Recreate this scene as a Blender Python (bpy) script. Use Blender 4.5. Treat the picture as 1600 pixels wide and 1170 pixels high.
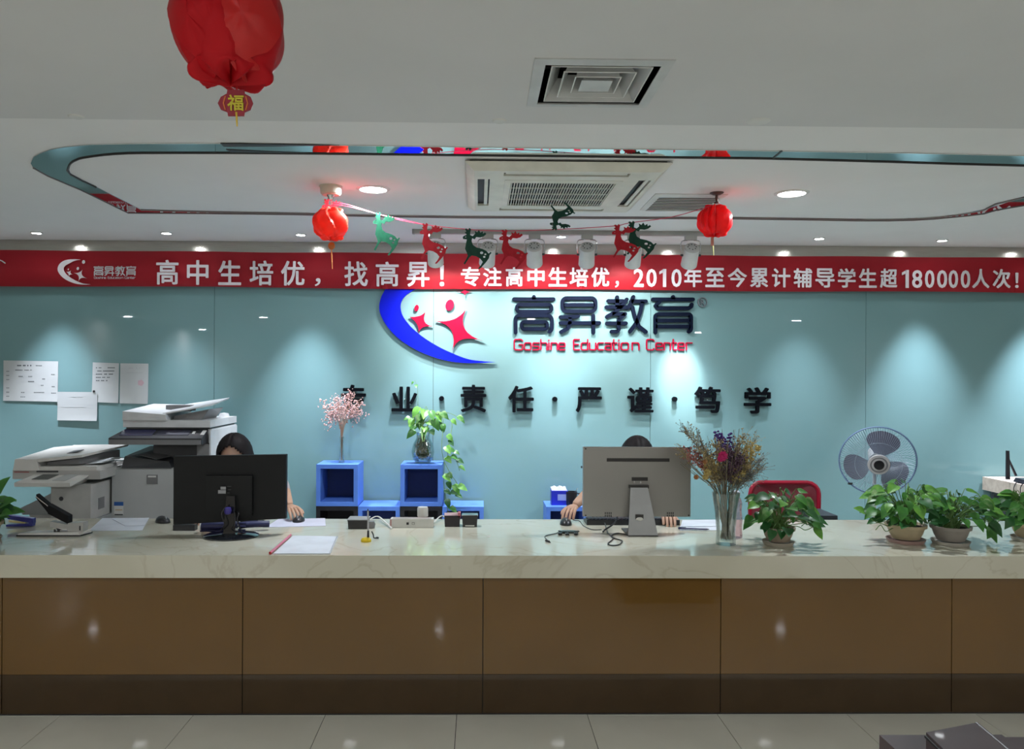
import bpy, bmesh, math, random
from mathutils import Vector, Matrix, Euler, Quaternion
random.seed(7)
PI = math.pi
scene = bpy.context.scene
C = scene.collection
for o in list(bpy.data.objects): bpy.data.objects.remove(o)

# ------------------------------------------------------------------ camera
F_PX = 1230.0; CX = 768.0; CY = 585.0; CAMZ = 1.56
YAW = 0.0163; ROLL = 0.0050
Fw = Vector((math.sin(YAW), math.cos(YAW), 0)); R0 = Vector((math.cos(YAW), -math.sin(YAW), 0)); U0 = Vector((0, 0, 1))
Rt = R0*math.cos(ROLL) + U0*math.sin(ROLL); Up = U0*math.cos(ROLL) - R0*math.sin(ROLL)
cam_data = bpy.data.cameras.new('camera'); cam = bpy.data.objects.new('camera', cam_data); C.objects.link(cam)
cam.matrix_world = Matrix(((Rt.x, Up.x, -Fw.x, 0), (Rt.y, Up.y, -Fw.y, 0), (Rt.z, Up.z, -Fw.z, CAMZ), (0, 0, 0, 1)))
cam_data.sensor_fit = 'HORIZONTAL'; cam_data.sensor_width = 36; cam_data.lens = 36*F_PX/1600
cam_data.shift_x = (800-CX)/1600; cam_data.clip_start = .05
scene.camera = cam
def P(px, py, Y):
    d = Fw + Rt*((px-CX)/F_PX) + Up*((CY-py)/F_PX)
    return Vector((0, 0, CAMZ)) + d*(Y/d.y)
def Pz(px, py, Z):
    d = Fw + Rt*((px-CX)/F_PX) + Up*((CY-py)/F_PX)
    return Vector((0, 0, CAMZ)) + d*((Z-CAMZ)/d.z)

# ------------------------------------------------------------------ world, exposure
w = bpy.data.worlds.new('world'); scene.world = w; w.use_nodes = True
w.node_tree.nodes['Background'].inputs[0].default_value = (.75, .85, 1, 1)
w.node_tree.nodes['Background'].inputs[1].default_value = .3
scene.view_settings.view_transform = 'Standard'; scene.view_settings.look = 'None'
scene.view_settings.gamma = 1; scene.view_settings.use_curve_mapping = False
scene.view_settings.exposure = 0.92
scene.cycles.max_bounces = 8; scene.cycles.diffuse_bounces = 4; scene.cycles.glossy_bounces = 4
scene.cycles.transmission_bounces = 8; scene.cycles.transparent_max_bounces = 12
scene.cycles.caustics_reflective = False; scene.cycles.caustics_refractive = False
scene.cycles.sample_clamp_indirect = 3

# light levels (watts)
W_ROOM = 17.0       # each downlight of the lobby behind the camera
W_WASH = 36.0         # each small wall washer
W_BIG = 17.0         # the two large downlights over the counter
W_TRACK = 9.5       # track spots on the logo

# ------------------------------------------------------------------ helpers
MATS = {}
def mat(name, col, rough=.5, metal=0, col2=None, scale=8, detail=3, bump=0, coat=0, trans=0, emis=None, estr=0, ior=1.45, spec=.5, noise_lo=.4, noise_hi=.6, aniso=None, alpha=1, trl=0, coat_rough=.03):
    if name in MATS: return MATS[name]
    m = bpy.data.materials.new(name); m.use_nodes = True; nt = m.node_tree; b = nt.nodes['Principled BSDF']
    def c4(c): return (c[0], c[1], c[2], 1)
    b.inputs['Base Color'].default_value = c4(col)
    b.inputs['Roughness'].default_value = rough; b.inputs['Metallic'].default_value = metal
    b.inputs['IOR'].default_value = ior; b.inputs['Specular IOR Level'].default_value = spec
    b.inputs['Coat Weight'].default_value = coat; b.inputs['Coat Roughness'].default_value = coat_rough
    b.inputs['Transmission Weight'].default_value = trans; b.inputs['Alpha'].default_value = alpha
    if emis: b.inputs['Emission Color'].default_value = c4(emis); b.inputs['Emission Strength'].default_value = estr
    tc = nt.nodes.new('ShaderNodeTexCoord'); nz = nt.nodes.new('ShaderNodeTexNoise')
    mp = nt.nodes.new('ShaderNodeMapping'); nt.links.new(tc.outputs['Object'], mp.inputs[0]); nt.links.new(mp.outputs[0], nz.inputs['Vector'])
    if aniso: mp.inputs['Scale'].default_value = aniso
    nz.inputs['Scale'].default_value = scale; nz.inputs['Detail'].default_value = detail
    if col2 is None: col2 = tuple(x*.9 for x in col)
    cr = nt.nodes.new('ShaderNodeValToRGB'); cr.color_ramp.elements[0].position = noise_lo; cr.color_ramp.elements[1].position = noise_hi
    cr.color_ramp.elements[0].color = c4(col2); cr.color_ramp.elements[1].color = c4(col)
    nt.links.new(nz.outputs['Fac'], cr.inputs[0]); nt.links.new(cr.outputs[0], b.inputs['Base Color'])
    if bump:
        bp = nt.nodes.new('ShaderNodeBump'); bp.inputs['Strength'].default_value = bump; bp.inputs['Distance'].default_value = .002
        nt.links.new(nz.outputs['Fac'], bp.inputs['Height']); nt.links.new(bp.outputs[0], b.inputs['Normal'])
    if trl:
        t = nt.nodes.new('ShaderNodeBsdfTranslucent'); mx = nt.nodes.new('ShaderNodeMixShader'); mx.inputs[0].default_value = trl
        nt.links.new(cr.outputs[0], t.inputs[0]); nt.links.new(b.outputs[0], mx.inputs[1]); nt.links.new(t.outputs[0], mx.inputs[2])
        nt.links.new(mx.outputs[0], nt.nodes['Material Output'].inputs[0])
    MATS[name] = m; return m

def finish(me, smooth=None):
    if smooth == 'all':
        for p in me.polygons: p.use_smooth = True
    elif smooth:
        for p in me.polygons: p.use_smooth = True
        me.set_sharp_from_angle(angle=math.radians(smooth))
    me.update()
def obj(name, bm, m, parent=None, bevel=0, smooth=35, loc=None, seg=2):
    if bevel:
        es = [e for e in bm.edges if len(e.link_faces) == 2 and e.calc_face_angle(0) > .6]
        bmesh.ops.bevel(bm, geom=es, offset=bevel, segments=seg, profile=.5, affect='EDGES', clamp_overlap=True)
    me = bpy.data.meshes.new(name); bm.to_mesh(me); bm.free()
    me.materials.append(m); finish(me, smooth)
    o = bpy.data.objects.new(name, me); C.objects.link(o)
    if parent: o.parent = parent
    if loc is not None: o.location = loc
    return o
def thing(name, label, cat, loc=(0, 0, 0), rz=0, group=None):
    o = bpy.data.objects.new(name, None); C.objects.link(o); o.empty_display_size = .05
    o.location = loc; o.rotation_euler = (0, 0, rz); o['label'] = label; o['category'] = cat
    if group: o['group'] = group
    return o
def tag(o, label, cat, group=None):
    o['label'] = label; o['category'] = cat
    if group: o['group'] = group
    return o
def struct(o, label=None):
    o['kind'] = 'structure'
    if label: o['label'] = label
    return o
def copy_tree(o, parent=None):
    c = o.copy(); C.objects.link(c); c.parent = parent
    for ch in list(o.children): copy_tree(ch, c)
    return c
def B(): return bmesh.new()
def box(bm, x0, x1, y0, y1, z0, z1, M=None):
    co = [(x0,y0,z0),(x1,y0,z0),(x1,y1,z0),(x0,y1,z0),(x0,y0,z1),(x1,y0,z1),(x1,y1,z1),(x0,y1,z1)]
    v = [bm.verts.new(M @ Vector(c) if M else c) for c in co]
    for f in ((3,2,1,0),(4,5,6,7),(0,1,5,4),(1,2,6,5),(2,3,7,6),(3,0,4,7)): bm.faces.new([v[i] for i in f])
    return bm
def hexa(bm, co):
    v = [bm.verts.new(c) for c in co]
    for f in ((3,2,1,0),(4,5,6,7),(0,1,5,4),(1,2,6,5),(2,3,7,6),(3,0,4,7)): bm.faces.new([v[i] for i in f])
    return bm
def frame_of(d):
    d = Vector(d).normalized(); a = Vector((0,0,1)) if abs(d.z) < .9 else Vector((1,0,0))
    u = d.cross(a).normalized(); return u, d.cross(u).normalized()
def cyl(bm, p0, p1, r0, r1=None, n=16, cap=True):
    p0 = Vector(p0); p1 = Vector(p1); r1 = r0 if r1 is None else r1; u, v = frame_of(p1-p0)
    a = [bm.verts.new(p0+(u*math.cos(2*PI*i/n)+v*math.sin(2*PI*i/n))*r0) for i in range(n)]
    b = [bm.verts.new(p1+(u*math.cos(2*PI*i/n)+v*math.sin(2*PI*i/n))*r1) for i in range(n)]
    for i in range(n): bm.faces.new((a[i], b[i], b[(i+1) % n], a[(i+1) % n]))
    if cap: bm.faces.new(a); bm.faces.new(b[::-1])
    return bm
def lathe(bm, prof, n=24, c=(0,0,0), M=None, sx=1, sy=1, wob=None):
    rings = []
    for r, z in prof:
        ring = []
        for i in range(n):
            t = 2*PI*i/n; rr = r*(wob(t, z) if wob else 1)
            p = Vector((rr*math.cos(t)*sx, rr*math.sin(t)*sy, z))
            if M: p = M @ p
            ring.append(bm.verts.new(p+Vector(c)))
        rings.append(ring)
    for a, b in zip(rings, rings[1:]):
        for i in range(n): bm.faces.new((a[i], a[(i+1) % n], b[(i+1) % n], b[i]))
    if prof[0][0] > 1e-6: bm.faces.new(rings[0][::-1])
    if prof[-1][0] > 1e-6: bm.faces.new(rings[-1])
    bmesh.ops.remove_doubles(bm, verts=[v for r in (rings[0], rings[-1]) for v in r], dist=1e-6)
    return bm
def catmull(pts, k=4):
    pts = [Vector(p) for p in pts]
    if len(pts) < 3: return pts
    out = []; q = [pts[0]*2-pts[1]]+pts+[pts[-1]*2-pts[-2]]
    for i in range(1, len(q)-2):
        for j in range(k):
            t = j/k; a, b, c, d = q[i-1], q[i], q[i+1], q[i+2]
            out.append(.5*((2*b)+(c-a)*t+(2*a-5*b+4*c-d)*t*t+(3*b-a-3*c+d)*t**3))
    out.append(pts[-1]); return out
def tube(bm, pts, r, n=6, k=4, closed=False):
    pts = catmull(pts, k) if k > 1 else [Vector(p) for p in pts]
    m = len(pts); rs = r if callable(r) else (lambda t: r)
    rings = []; u = None
    for i, p in enumerate(pts):
        d = (pts[min(i+1, m-1)]-pts[max(i-1, 0)]).normalized()
        if u is None: u, v = frame_of(d)
        else:
            u = (u-d*u.dot(d)).normalized(); v = d.cross(u)
        rr = rs(i/(m-1))
        rings.append([bm.verts.new(p+(u*math.cos(2*PI*j/n)+v*math.sin(2*PI*j/n))*rr) for j in range(n)])
    for a, b in zip(rings, rings[1:]):
        for i in range(n): bm.faces.new((a[i], a[(i+1) % n], b[(i+1) % n], b[i]))
    bm.faces.new(rings[0][::-1]); bm.faces.new(rings[-1])
    return bm
def plate(polys, y0, y1, M=None):
    """filled 2D outlines (first outline, then holes) in x,z -> mesh between y0 and y1"""
    cu = bpy.data.curves.new('outline', 'CURVE'); cu.dimensions = '2D'; cu.fill_mode = 'BOTH'; cu.extrude = abs(y1-y0)/2
    for poly in polys:
        s = cu.splines.new('POLY'); s.points.add(len(poly)-1)
        for p, q in zip(s.points, poly): p.co = (q[0], q[1], 0, 1)
        s.use_cyclic_u = True
    o = bpy.data.objects.new('outline', cu); C.objects.link(o); bpy.context.view_layer.update()
    me = bpy.data.meshes.new_from_object(o.evaluated_get(bpy.context.evaluated_depsgraph_get()))
    bpy.data.objects.remove(o); bpy.data.curves.remove(cu)
    bm = B(); bm.from_mesh(me); bpy.data.meshes.remove(me)
    ym = (y0+y1)/2
    for v in bm.verts: v.co = Vector((v.co.x, ym-v.co.z, v.co.y))
    bmesh.ops.remove_doubles(bm, verts=bm.verts, dist=1e-6)
    return bm
GL = {}
def glyph(ch, bold=0.0):
    if (ch, bold) in GL: return GL[(ch, bold)]
    cu = bpy.data.curves.new('glyph', 'FONT'); cu.body = ch; cu.extrude = .5; cu.offset = bold; cu.resolution_u = 3
    o = bpy.data.objects.new('glyph', cu); C.objects.link(o); bpy.context.view_layer.update()
    me = bpy.data.meshes.new_from_object(o.evaluated_get(bpy.context.evaluated_depsgraph_get()))
    bpy.data.objects.remove(o); bpy.data.curves.remove(cu)
    vs = [v.co.copy() for v in me.vertices]; fs = [tuple(p.vertices) for p in me.polygons]; bpy.data.meshes.remove(me)
    x0 = min(v.x for v in vs); x1 = max(v.x for v in vs); y0 = min(v.y for v in vs); y1 = max(v.y for v in vs)
    vs = [((v.x-x0)/(x1-x0), (v.y-y0)/(y1-y0), v.z+.5) for v in vs]
    GL[(ch, bold)] = (vs, fs); return GL[(ch, bold)]
def put_glyph(bm, ch, x0, x1, z0, z1, y0, y1, bold=0.0):
    """character filling the x/z box; facing -y, its front at y0"""
    if ch == '1':
        w_ = (x1-x0); h_ = z1-z0
        box(bm, x0+w_*.48, x0+w_*.92, y0, y1, z0, z1); hexa(bm, [(x0,y0,z0+h_*.70),(x0+w_*.5,y0,z0+h_*.80),(x0+w_*.5,y1,z0+h_*.80),(x0,y1,z0+h_*.70),(x0,y0,z0+h_*.85),(x0+w_*.6,y0,z1),(x0+w_*.6,y1,z1),(x0,y1,z0+h_*.85)]); return bm
    vs, fs = glyph(ch, 0)
    s_ = bold*(z1-z0); bx0, bx1, bz0, bz1 = x0+s_, x1-s_, z0+s_, z1-s_
    for k, (dx, dz) in enumerate(((0,0),(s_,s_*.6),(-s_,s_*.6),(s_,-s_*.6),(-s_,-s_*.6),(s_,0),(-s_,0),(0,s_),(0,-s_)) if bold else ((0,0),)):
        e = .00004*k
        nv = [bm.verts.new((bx0+(bx1-bx0)*a+dx, y1+(y0-e-y1)*c, bz0+(bz1-bz0)*b+dz)) for a, b, c in vs]
        for f in fs:
            try: bm.faces.new([nv[i] for i in f])
            except ValueError: pass
    return bm
def glyph_px(bm, ch, px0, px1, py0, py1, Y, th, bold=0.0, stand=0.0):
    a = P(px0, py1, Y); b = P(px1, py0, Y); put_glyph(bm, ch, a.x, b.x, a.z, b.z, Y-th-stand, Y-stand, bold)
def stroke(bm, pts, w, y0, y1, closed=False, f=None):
    """round-ended flat stroke through x,z points"""
    pts = [Vector((p[0], p[1])) for p in pts]
    if closed: pts = pts+[pts[0]]
    for a, b in zip(pts, pts[1:]):
        d = (b-a)
        if d.length < 1e-6: continue
        n = Vector((-d.y, d.x)).normalized()*w/2
        q = [a+n, a-n, b-n, b+n]
        hexa(bm, [(q[0].x,y0,q[0].y),(q[3].x,y0,q[3].y),(q[2].x,y0,q[2].y),(q[1].x,y0,q[1].y),(q[0].x,y1,q[0].y),(q[3].x,y1,q[3].y),(q[2].x,y1,q[2].y),(q[1].x,y1,q[1].y)])
    for a in pts: cyl(bm, (a.x, y0+.0001, a.y), (a.x, y1, a.y), w/2, n=10)
def smooth2(pts, k=5, closed=False):
    if closed:
        n = len(pts); q = catmull([(p[0], p[1], 0) for p in (pts[-2:]+pts+pts[:3])], k)
        q = q[2*k:2*k+n*k]; return [(p.x, p.y) for p in q]
    return [(p.x, p.y) for p in catmull([(p[0], p[1], 0) for p in pts], k)]
def area(loc, size, watts, col=(.88,.94,1), rot=(0,0,0)):
    l = bpy.data.lights.new('lamp_light', 'AREA'); l.shape = 'DISK'; l.size = size; l.energy = watts; l.color = col
    o = bpy.data.objects.new('lamp_light', l); o.location = loc; o.rotation_euler = rot; C.objects.link(o); return o
def spot(loc, target, watts, ang, blend=.6, col=(.86,.93,1), rad=.03):
    l = bpy.data.lights.new('spot_light', 'SPOT'); l.energy = watts; l.spot_size = math.radians(ang); l.spot_blend = blend; l.color = col; l.shadow_soft_size = rad
    o = bpy.data.objects.new('spot_light', l); o.location = loc
    o.rotation_euler = (Vector(target)-Vector(loc)).to_track_quat('-Z', 'Y').to_euler(); C.objects.link(o); return o

def glass(name, tint, gloss=.9):
    """thin clear glass: see-through with mirror-like edges"""
    m = bpy.data.materials.new(name); m.use_nodes = True; nt = m.node_tree; nt.nodes.remove(nt.nodes['Principled BSDF'])
    t = nt.nodes.new('ShaderNodeBsdfTransparent'); g = nt.nodes.new('ShaderNodeBsdfGlossy'); lw = nt.nodes.new('ShaderNodeLayerWeight'); mx = nt.nodes.new('ShaderNodeMixShader'); mm = nt.nodes.new('ShaderNodeMath')
    t.inputs[0].default_value = (*tint, 1); g.inputs[0].default_value = (gloss, gloss, gloss, 1); g.inputs['Roughness'].default_value = .04; lw.inputs[0].default_value = .35
    mm.operation = 'MULTIPLY_ADD'; mm.inputs[1].default_value = .55; mm.inputs[2].default_value = .06
    nt.links.new(lw.outputs['Fresnel'], mm.inputs[0]); nt.links.new(mm.outputs[0], mx.inputs[0]); nt.links.new(t.outputs[0], mx.inputs[1]); nt.links.new(g.outputs[0], mx.inputs[2]); nt.links.new(mx.outputs[0], nt.nodes['Material Output'].inputs[0])
    MATS[name] = m; return m
# ------------------------------------------------------------------ materials
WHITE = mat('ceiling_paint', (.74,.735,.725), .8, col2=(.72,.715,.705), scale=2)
WHITE2 = mat('near_ceiling_shaded_white', (.60,.60,.595), .8, col2=(.585,.585,.58), scale=2)  # ceiling white darkened: the near field's weaker light is in the colour
WALLP = mat('wall_paint', (.6,.6,.58), .8)
GLASSW = mat('back_painted_glass', (.160,.290,.302), .6, col2=(.156,.283,.295), scale=.8, spec=0, coat=.7, coat_rough=.01)
BRUSH = mat('brushed_metal', (.50,.48,.43), .17, 1, aniso=(.5,1,40), scale=12, col2=(.44,.42,.38))
MIRROR = mat('mirror', (.62,.65,.66), .02, 1, col2=(.62,.65,.66))
DARK = mat('dark_trim', (.03,.028,.028), .4)
BLACKP = mat('black_plastic', (.012,.012,.014), .35, coat=.2)
GREYP = mat('grey_plastic', (.28,.29,.29), .5)
WPL = mat('white_plastic', (.62,.62,.59), .45)
TILE = mat('floor_tile', (.77,.765,.68), .045, col2=(.73,.725,.64), scale=3, detail=6, spec=.05)
GROUT = mat('grout', (.03,.03,.027), .8)
CHROME = mat('chrome', (.7,.7,.72), .12, 1)
EMIT = mat('lamp_emitter', (1,1,1), .5, emis=(.93,.97,1), estr=14)
EMIT2 = mat('washer_emitter', (1,1,1), .5, emis=(.95,.98,1), estr=45)
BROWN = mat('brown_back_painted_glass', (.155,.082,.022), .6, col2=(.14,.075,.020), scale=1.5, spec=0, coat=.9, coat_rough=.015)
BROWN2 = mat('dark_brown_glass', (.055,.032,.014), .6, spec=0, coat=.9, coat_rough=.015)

# ------------------------------------------------------------------ setting
YW = 6.03; ZC = 2.56; ZN = 2.53; YN = 3.04; XL, XR, YB = -6.5, 6.8, -6.3
# floor: base slab plus 600 mm tiles where the picture could see them
fl = struct(obj('floor', box(B(), XL, XR, YB, YW+.02, -.05, -.004), GROUT))
fm = bpy.data.meshes.new('tile'); b = box(B(), .0015, .5985, .0015, .5985, -.004, .0)
b.to_mesh(fm); b.free(); fm.materials.append(TILE)
tx0 = -.093-.6*10
nn = 0
for i in range(21):
    for j in range(12):
        o = bpy.data.objects.new('tile', fm); C.objects.link(o); o.parent = fl; o.location = (tx0+.6*i, 3.6-.6*8+.6*j, 0); nn += 1
far = B()
for i in range(-1, 22):
    for j in range(-16, 0):
        if 3.6-.6*8+.6*j > YB: box(far, max(XL, tx0+.6*i)+.0015, min(XR, tx0+.6*i+.6)-.0015, 3.6-.6*8+.6*j+.0015, 3.6-.6*8+.6*j+.5985, -.004, 0)
o = obj('tile_field', far, TILE, fl); o['kind'] = 'stuff'

wl = struct(obj('wall_left', box(B(), XL-.1, XL, YB, YW+.1, 0, 2.7), WALLP))
wr = struct(obj('wall_right', box(B(), XR, XR+.1, YB, YW+.1, 0, 2.7), WALLP))
wf = struct(obj('wall_front', box(B(), XL, XR, YB-.1, YB, 0, 2.7), mat('dim_wall', (.30,.27,.23), .8)))
wb = struct(obj('wall_back', box(B(), XL, XR, YW+.006, YW+.1, 0, 2.7), GROUT))
xs = P(335, 500, YW).x; sp = (P(1353, 500, YW).x-xs)/3
k = -4
while xs+sp*k < XR:
    a = max(XL, xs+sp*k)+.0015; c = min(XR, xs+sp*(k+1))-.0015
    if c > a: obj('glass_panel', box(B(), a, c, YW, YW+.006, .002, 2.5), GLASSW, wb, bevel=.001, seg=1)
    k += 1
struct(obj('trim_1', box(B(), XL, XR, YW-.03, YW, 2.40, 2.56), BRUSH, bevel=.002), 'brushed metal band between the ceiling and the glass wall')
# ceilings
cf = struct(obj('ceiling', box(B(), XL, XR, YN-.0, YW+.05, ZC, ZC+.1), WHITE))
dc = [Pz(836, 88, ZN), Pz(1055, 95, ZN), Pz(822, 164, ZN)]
dx0, dx1 = dc[0].x, dc[1].x; dy0 = (dc[0].y+dc[1].y)/2; dy1 = dc[2].y+.005
hx0, hx1, hy0, hy1 = dx0+.033, dx1-.033, dy0+.033, dy1-.033
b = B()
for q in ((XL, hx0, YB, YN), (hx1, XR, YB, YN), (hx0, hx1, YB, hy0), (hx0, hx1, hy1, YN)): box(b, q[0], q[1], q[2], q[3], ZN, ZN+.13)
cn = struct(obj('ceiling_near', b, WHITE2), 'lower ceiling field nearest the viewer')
cn.name = 'ceiling.001'
# small flush caps along the step between the ceiling fields
for px, py, r in ((1185, 189.5, .045), (780, 193, .03), (128, 187.5, .03)):
    p = Pz(px, py, ZN); b = lathe(B(), [(0,-.006),(r*.8,-.005),(r,0)], 16)
    tag(obj('cap', b, WPL, loc=(p.x, min(p.y, YN-r-.002), ZN)), {1185:'small white blank cap on the ceiling edge above the right downlight', 780:'tiny white blank cap on the ceiling edge left of the square vent', 128:'tiny white blank cap on the ceiling edge at the far left'}[px], 'ceiling cap')

# mirror ring let into the ceiling
outer = [(200,332.5),(125,296),(75,275),(52,262),(48,255),(52,246),(62,240),(78,234),(100,230),(142,226),(225,224.5),(342,224.5),(500,227),(640,229),(860,232),(1140,235),(1220,236.5),(1427,239.7),(1600,243.7)]
inner = [(220,327.5),(150,292),(110,272),(107,262),(111,254),(120,249),(130,246),(162,241.5),(200,239),(250,238.5),(355,238.5),(500,239.5),(720,242),(860,243.5),(1140,246.5),(1206,247.4),(1399,252.6),(1600,258.4)]
o2 = [(1600,320.8),(1538,333.7),(1485,339.5),(1427,343.8),(1335,344.6),(1140,341.5),(720,340),(460,335),(330,333.4)]
i2 = [(1600,307.8),(1538,327.5),(1485,336.6),(1427,341.4),(1335,342.5),(1140,339.6),(720,338.1),(460,332.8),(330,330.6)]
zr = ZC-.003
def ring_pts(a, b, off):
    q = [Pz(x, y, zr) for x, y in a]; r = [Pz(x, y, zr) for x, y in b]
    e = [Vector((3.75+off, q[-1].y+.03, zr)), Vector((3.75+off, r[0].y-.30, zr))]
    return q, e, r
qa, ea, ra = ring_pts(outer, o2, .12); qi, ei, ri = ring_pts(inner, i2, 0)
b = plate([[(p.x, p.y) for p in qa+ea+ra], [(p.x, p.y) for p in qi+ei+ri]], 0, .004)
for v in b.verts: v.co = Vector((v.co.x, v.co.z, ZC-.002+ (v.co.y-.002)))
bmesh.ops.recalc_face_normals(b, faces=b.faces)
mr = struct(obj('trim_2', b, MIRROR, smooth=None), 'mirror-faced band let into the ceiling round the inner field')
b = B(); tube(b, [p+Vector((0,0,-.002)) for p in qi[1:]+ei[:1]], .005, 6, 2)
struct(obj('trim_3', b, DARK), 'thin dark edging on the inner line of the mirror band')
b = B(); tube(b, [p+Vector((0,0,-.002)) for p in ei[1:]+ri+[qi[0]]], .005, 6, 2)
tube(b, [p+Vector((0,0,-.002)) for p in ea[1:]+ra+[qa[0]]], .0035, 6, 2)
tube(b, [p+Vector((0,0,-.002)) for p in qa[:4]], .003, 6, 1)
struct(obj('trim_4', b, mat('pink_grey_edge', (.2,.16,.16), .4)), 'thin grey edging lines of the mirror band')
# black gaps where the mirror sheets meet
b = B()
for quad in (((344,224.5),(350,229.5),(430,229),(530,227.3)), ((353,233.5),(360,238),(480,239.3),(420,237)), ((1220,236.3),(1207,247.2),(1210,247.2),(1223,236.5))):
    q = [Pz(x, y, zr-.003) for x, y in quad]; v = [b.verts.new(p) for p in q]; v2 = [b.verts.new(p+Vector((0,0,.003))) for p in q]
    b.faces.new(v); b.faces.new(v2[::-1])
    for i in range(4): b.faces.new((v[i], v[(i+1)%4], v2[(i+1)%4], v2[i]))
struct(obj('trim_5', b, DARK), 'black joints between mirror sheets')

# ------------------------------------------------------------------ lamps
def downlight(px, py, r, label, watts, big, Z=ZC):
    p = Pz(px, py, Z)
    t = thing('downlight', label, 'ceiling light', (p.x, p.y, Z), 0, 'large round downlights' if big else 'small wall-washing downlights')
    obj('rim', lathe(B(), [(r*.84,-.001),(r*.9,-.008),(r*1.0,-.007),(r*1.12,-.001),(r*1.12,0),(r*.84,0)], 32), WPL if big else mat('rim_metal', (.55,.55,.53), .35, .4), t)
    obj('diffuser', cyl(B(), (0,0,-.0045), (0,0,-.002), r*.9, n=32), EMIT if big else EMIT2, t)
    return p
for px, py, n in ((583, 295, 'left'), (1237, 301.5, 'right')):
    p = downlight(px, py, .082, {'left':'large bright round downlight beside the left hanging lantern','right':'large bright round downlight right of the right hanging lantern'}[n], W_BIG, True)
    area((p.x, p.y, ZC-.012), .15, W_BIG)
washx = [(-135, 362, 1.0), (57, 363, 1.1), (260, 363.5, .5), (470, 366, 1.25), (672, 366, 1.2), (877, 369, 1.2), (1080, 369.5, 1.1), (1280, 372, .6), (1472, 375, 1.3), (1668, 376, 2.0)]
names = ['outside the frame on the left', 'above the white banner logo, leftmost in the picture', 'second from the left, above the first big banner character', 'just left of the left hanging lantern', 'behind the first red deer cutout', 'behind the upside-down deer cutout', 'beside the right hanging lantern', 'below right of the right large downlight', 'nearest the right edge of the ceiling', 'outside the frame on the right']
for (px, py, k), n in zip(washx, names):
    p = downlight(px, py, .036, 'small recessed downlight '+n, 0, False)
    spot((p.x, p.y, ZC-.02), (p.x, p.y+.10, 0), W_WASH*k*4, 56, 1.0, (.84,.88,1))
# lobby downlights behind the viewer (real fittings, seen as small reflections)
for yy in (-1.5, -5.4):
    for i in range(6 if yy > -2 else 3):
        lab = 'round lobby downlight behind the viewer, %s row, %s from the left' % ('nearer' if yy > -2 else 'farther', ('first','second','third','fourth','fifth','sixth')[i])
        x = -6.0+2.3*i if yy > -2 else -6.1+5.49*i
        t = thing('lobby_downlight', lab, 'ceiling light', (x, yy, ZN), 0, 'lobby downlights behind the viewer')
        obj('rim', lathe(B(), [(.07,-.001),(.075,-.008),(.09,-.001),(.09,0),(.07,0)], 20), WPL, t)
        obj('diffuser', cyl(B(), (0,0,-.0045), (0,0,-.002), .075, n=20), EMIT, t)
        area((x, yy, ZN-.012), .14, W_ROOM*(1 if yy > -2 else 1.6), (.97,.97,1))

# ------------------------------------------------------------------ square vent in the near ceiling
t = thing('square_vent', 'square four-way ceiling vent with nested louvre frames', 'ceiling vent', ((dx0+dx1)/2, (dy0+dy1)/2, ZN))
hw, hd = (dx1-dx0)/2, (dy1-dy0)/2
def ring_frame(bm, w0, d0, z0, w1, d1, z1, th=.002):
    for s in (0,):
        a = [(-w0,-d0,z0),(w0,-d0,z0),(w0,d0,z0),(-w0,d0,z0)]; c = [(-w1,-d1,z1),(w1,-d1,z1),(w1,d1,z1),(-w1,d1,z1)]
        va = [bm.verts.new(p) for p in a]; vc = [bm.verts.new(p) for p in c]
        va2 = [bm.verts.new((p[0],p[1],p[2]+th)) for p in a]; vc2 = [bm.verts.new((p[0],p[1],p[2]+th)) for p in c]
        for i in range(4):
            j = (i+1) % 4
            bm.faces.new((va[i],va[j],vc[j],vc[i])); bm.faces.new((va2[j],va2[i],vc2[i],vc2[j]))
            bm.faces.new((va[j],va[i],va2[i],va2[j])); bm.faces.new((vc[i],vc[j],vc2[j],vc2[i]))
    return bm
VM = mat('vent_paint', (.52,.53,.52), .45)
VD = mat('vent_duct', (.03,.03,.032), .7)
obj('flange', ring_frame(B(), hw, hd, -.004, hw-.036, hd-.036, -.008, .004), VM, t)
obj('duct', ring_frame(B(), hw-.034, hd-.034, 0, hw-.034, hd-.034, .12, .001), VD, t)
obj('duct_top', box(B(), -hw+.034, hw-.034, -hd+.034, hd-.034, .118, .122), VD, t)
for i, s in enumerate((.72, .52, .33)):
    w0, d0 = hw*s, hd*s
    obj('louvre', ring_frame(B(), w0*.74, d0*.74, .06, w0, d0, -.004, .002), VM, t)
    obj('louvre_lip', ring_frame(B(), w0, d0, -.0045, w0+.004, d0+.004, -.0045, .003), WPL, t)
obj('centre_plate', ring_frame(box(B(), -hw*.235, hw*.235, -hd*.235, hd*.235, -.006, -.003), hw*.235, hd*.235, -.006, hw*.1, hd*.1, .03), VM, t)

# ------------------------------------------------------------------ air conditioner cassette
a0 = Pz(727, 259, ZC-.035); a1 = Pz(1053, 260, ZC-.035); a2 = Pz(737, 329, ZC-.035)
t = thing('ceiling_air_conditioner', 'square white four-way ceiling air conditioner with a slatted centre grille', 'air conditioner', ((a0.x+a1.x)/2, (a0.y+a2.y)/2, ZC-.035))
hw, hd = (a1.x-a0.x)/2, (a2.y-a0.y)/2; ci = .29
ACW = mat('ac_white', (.66,.65,.57), .4)
b = B()
slots = []
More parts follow.
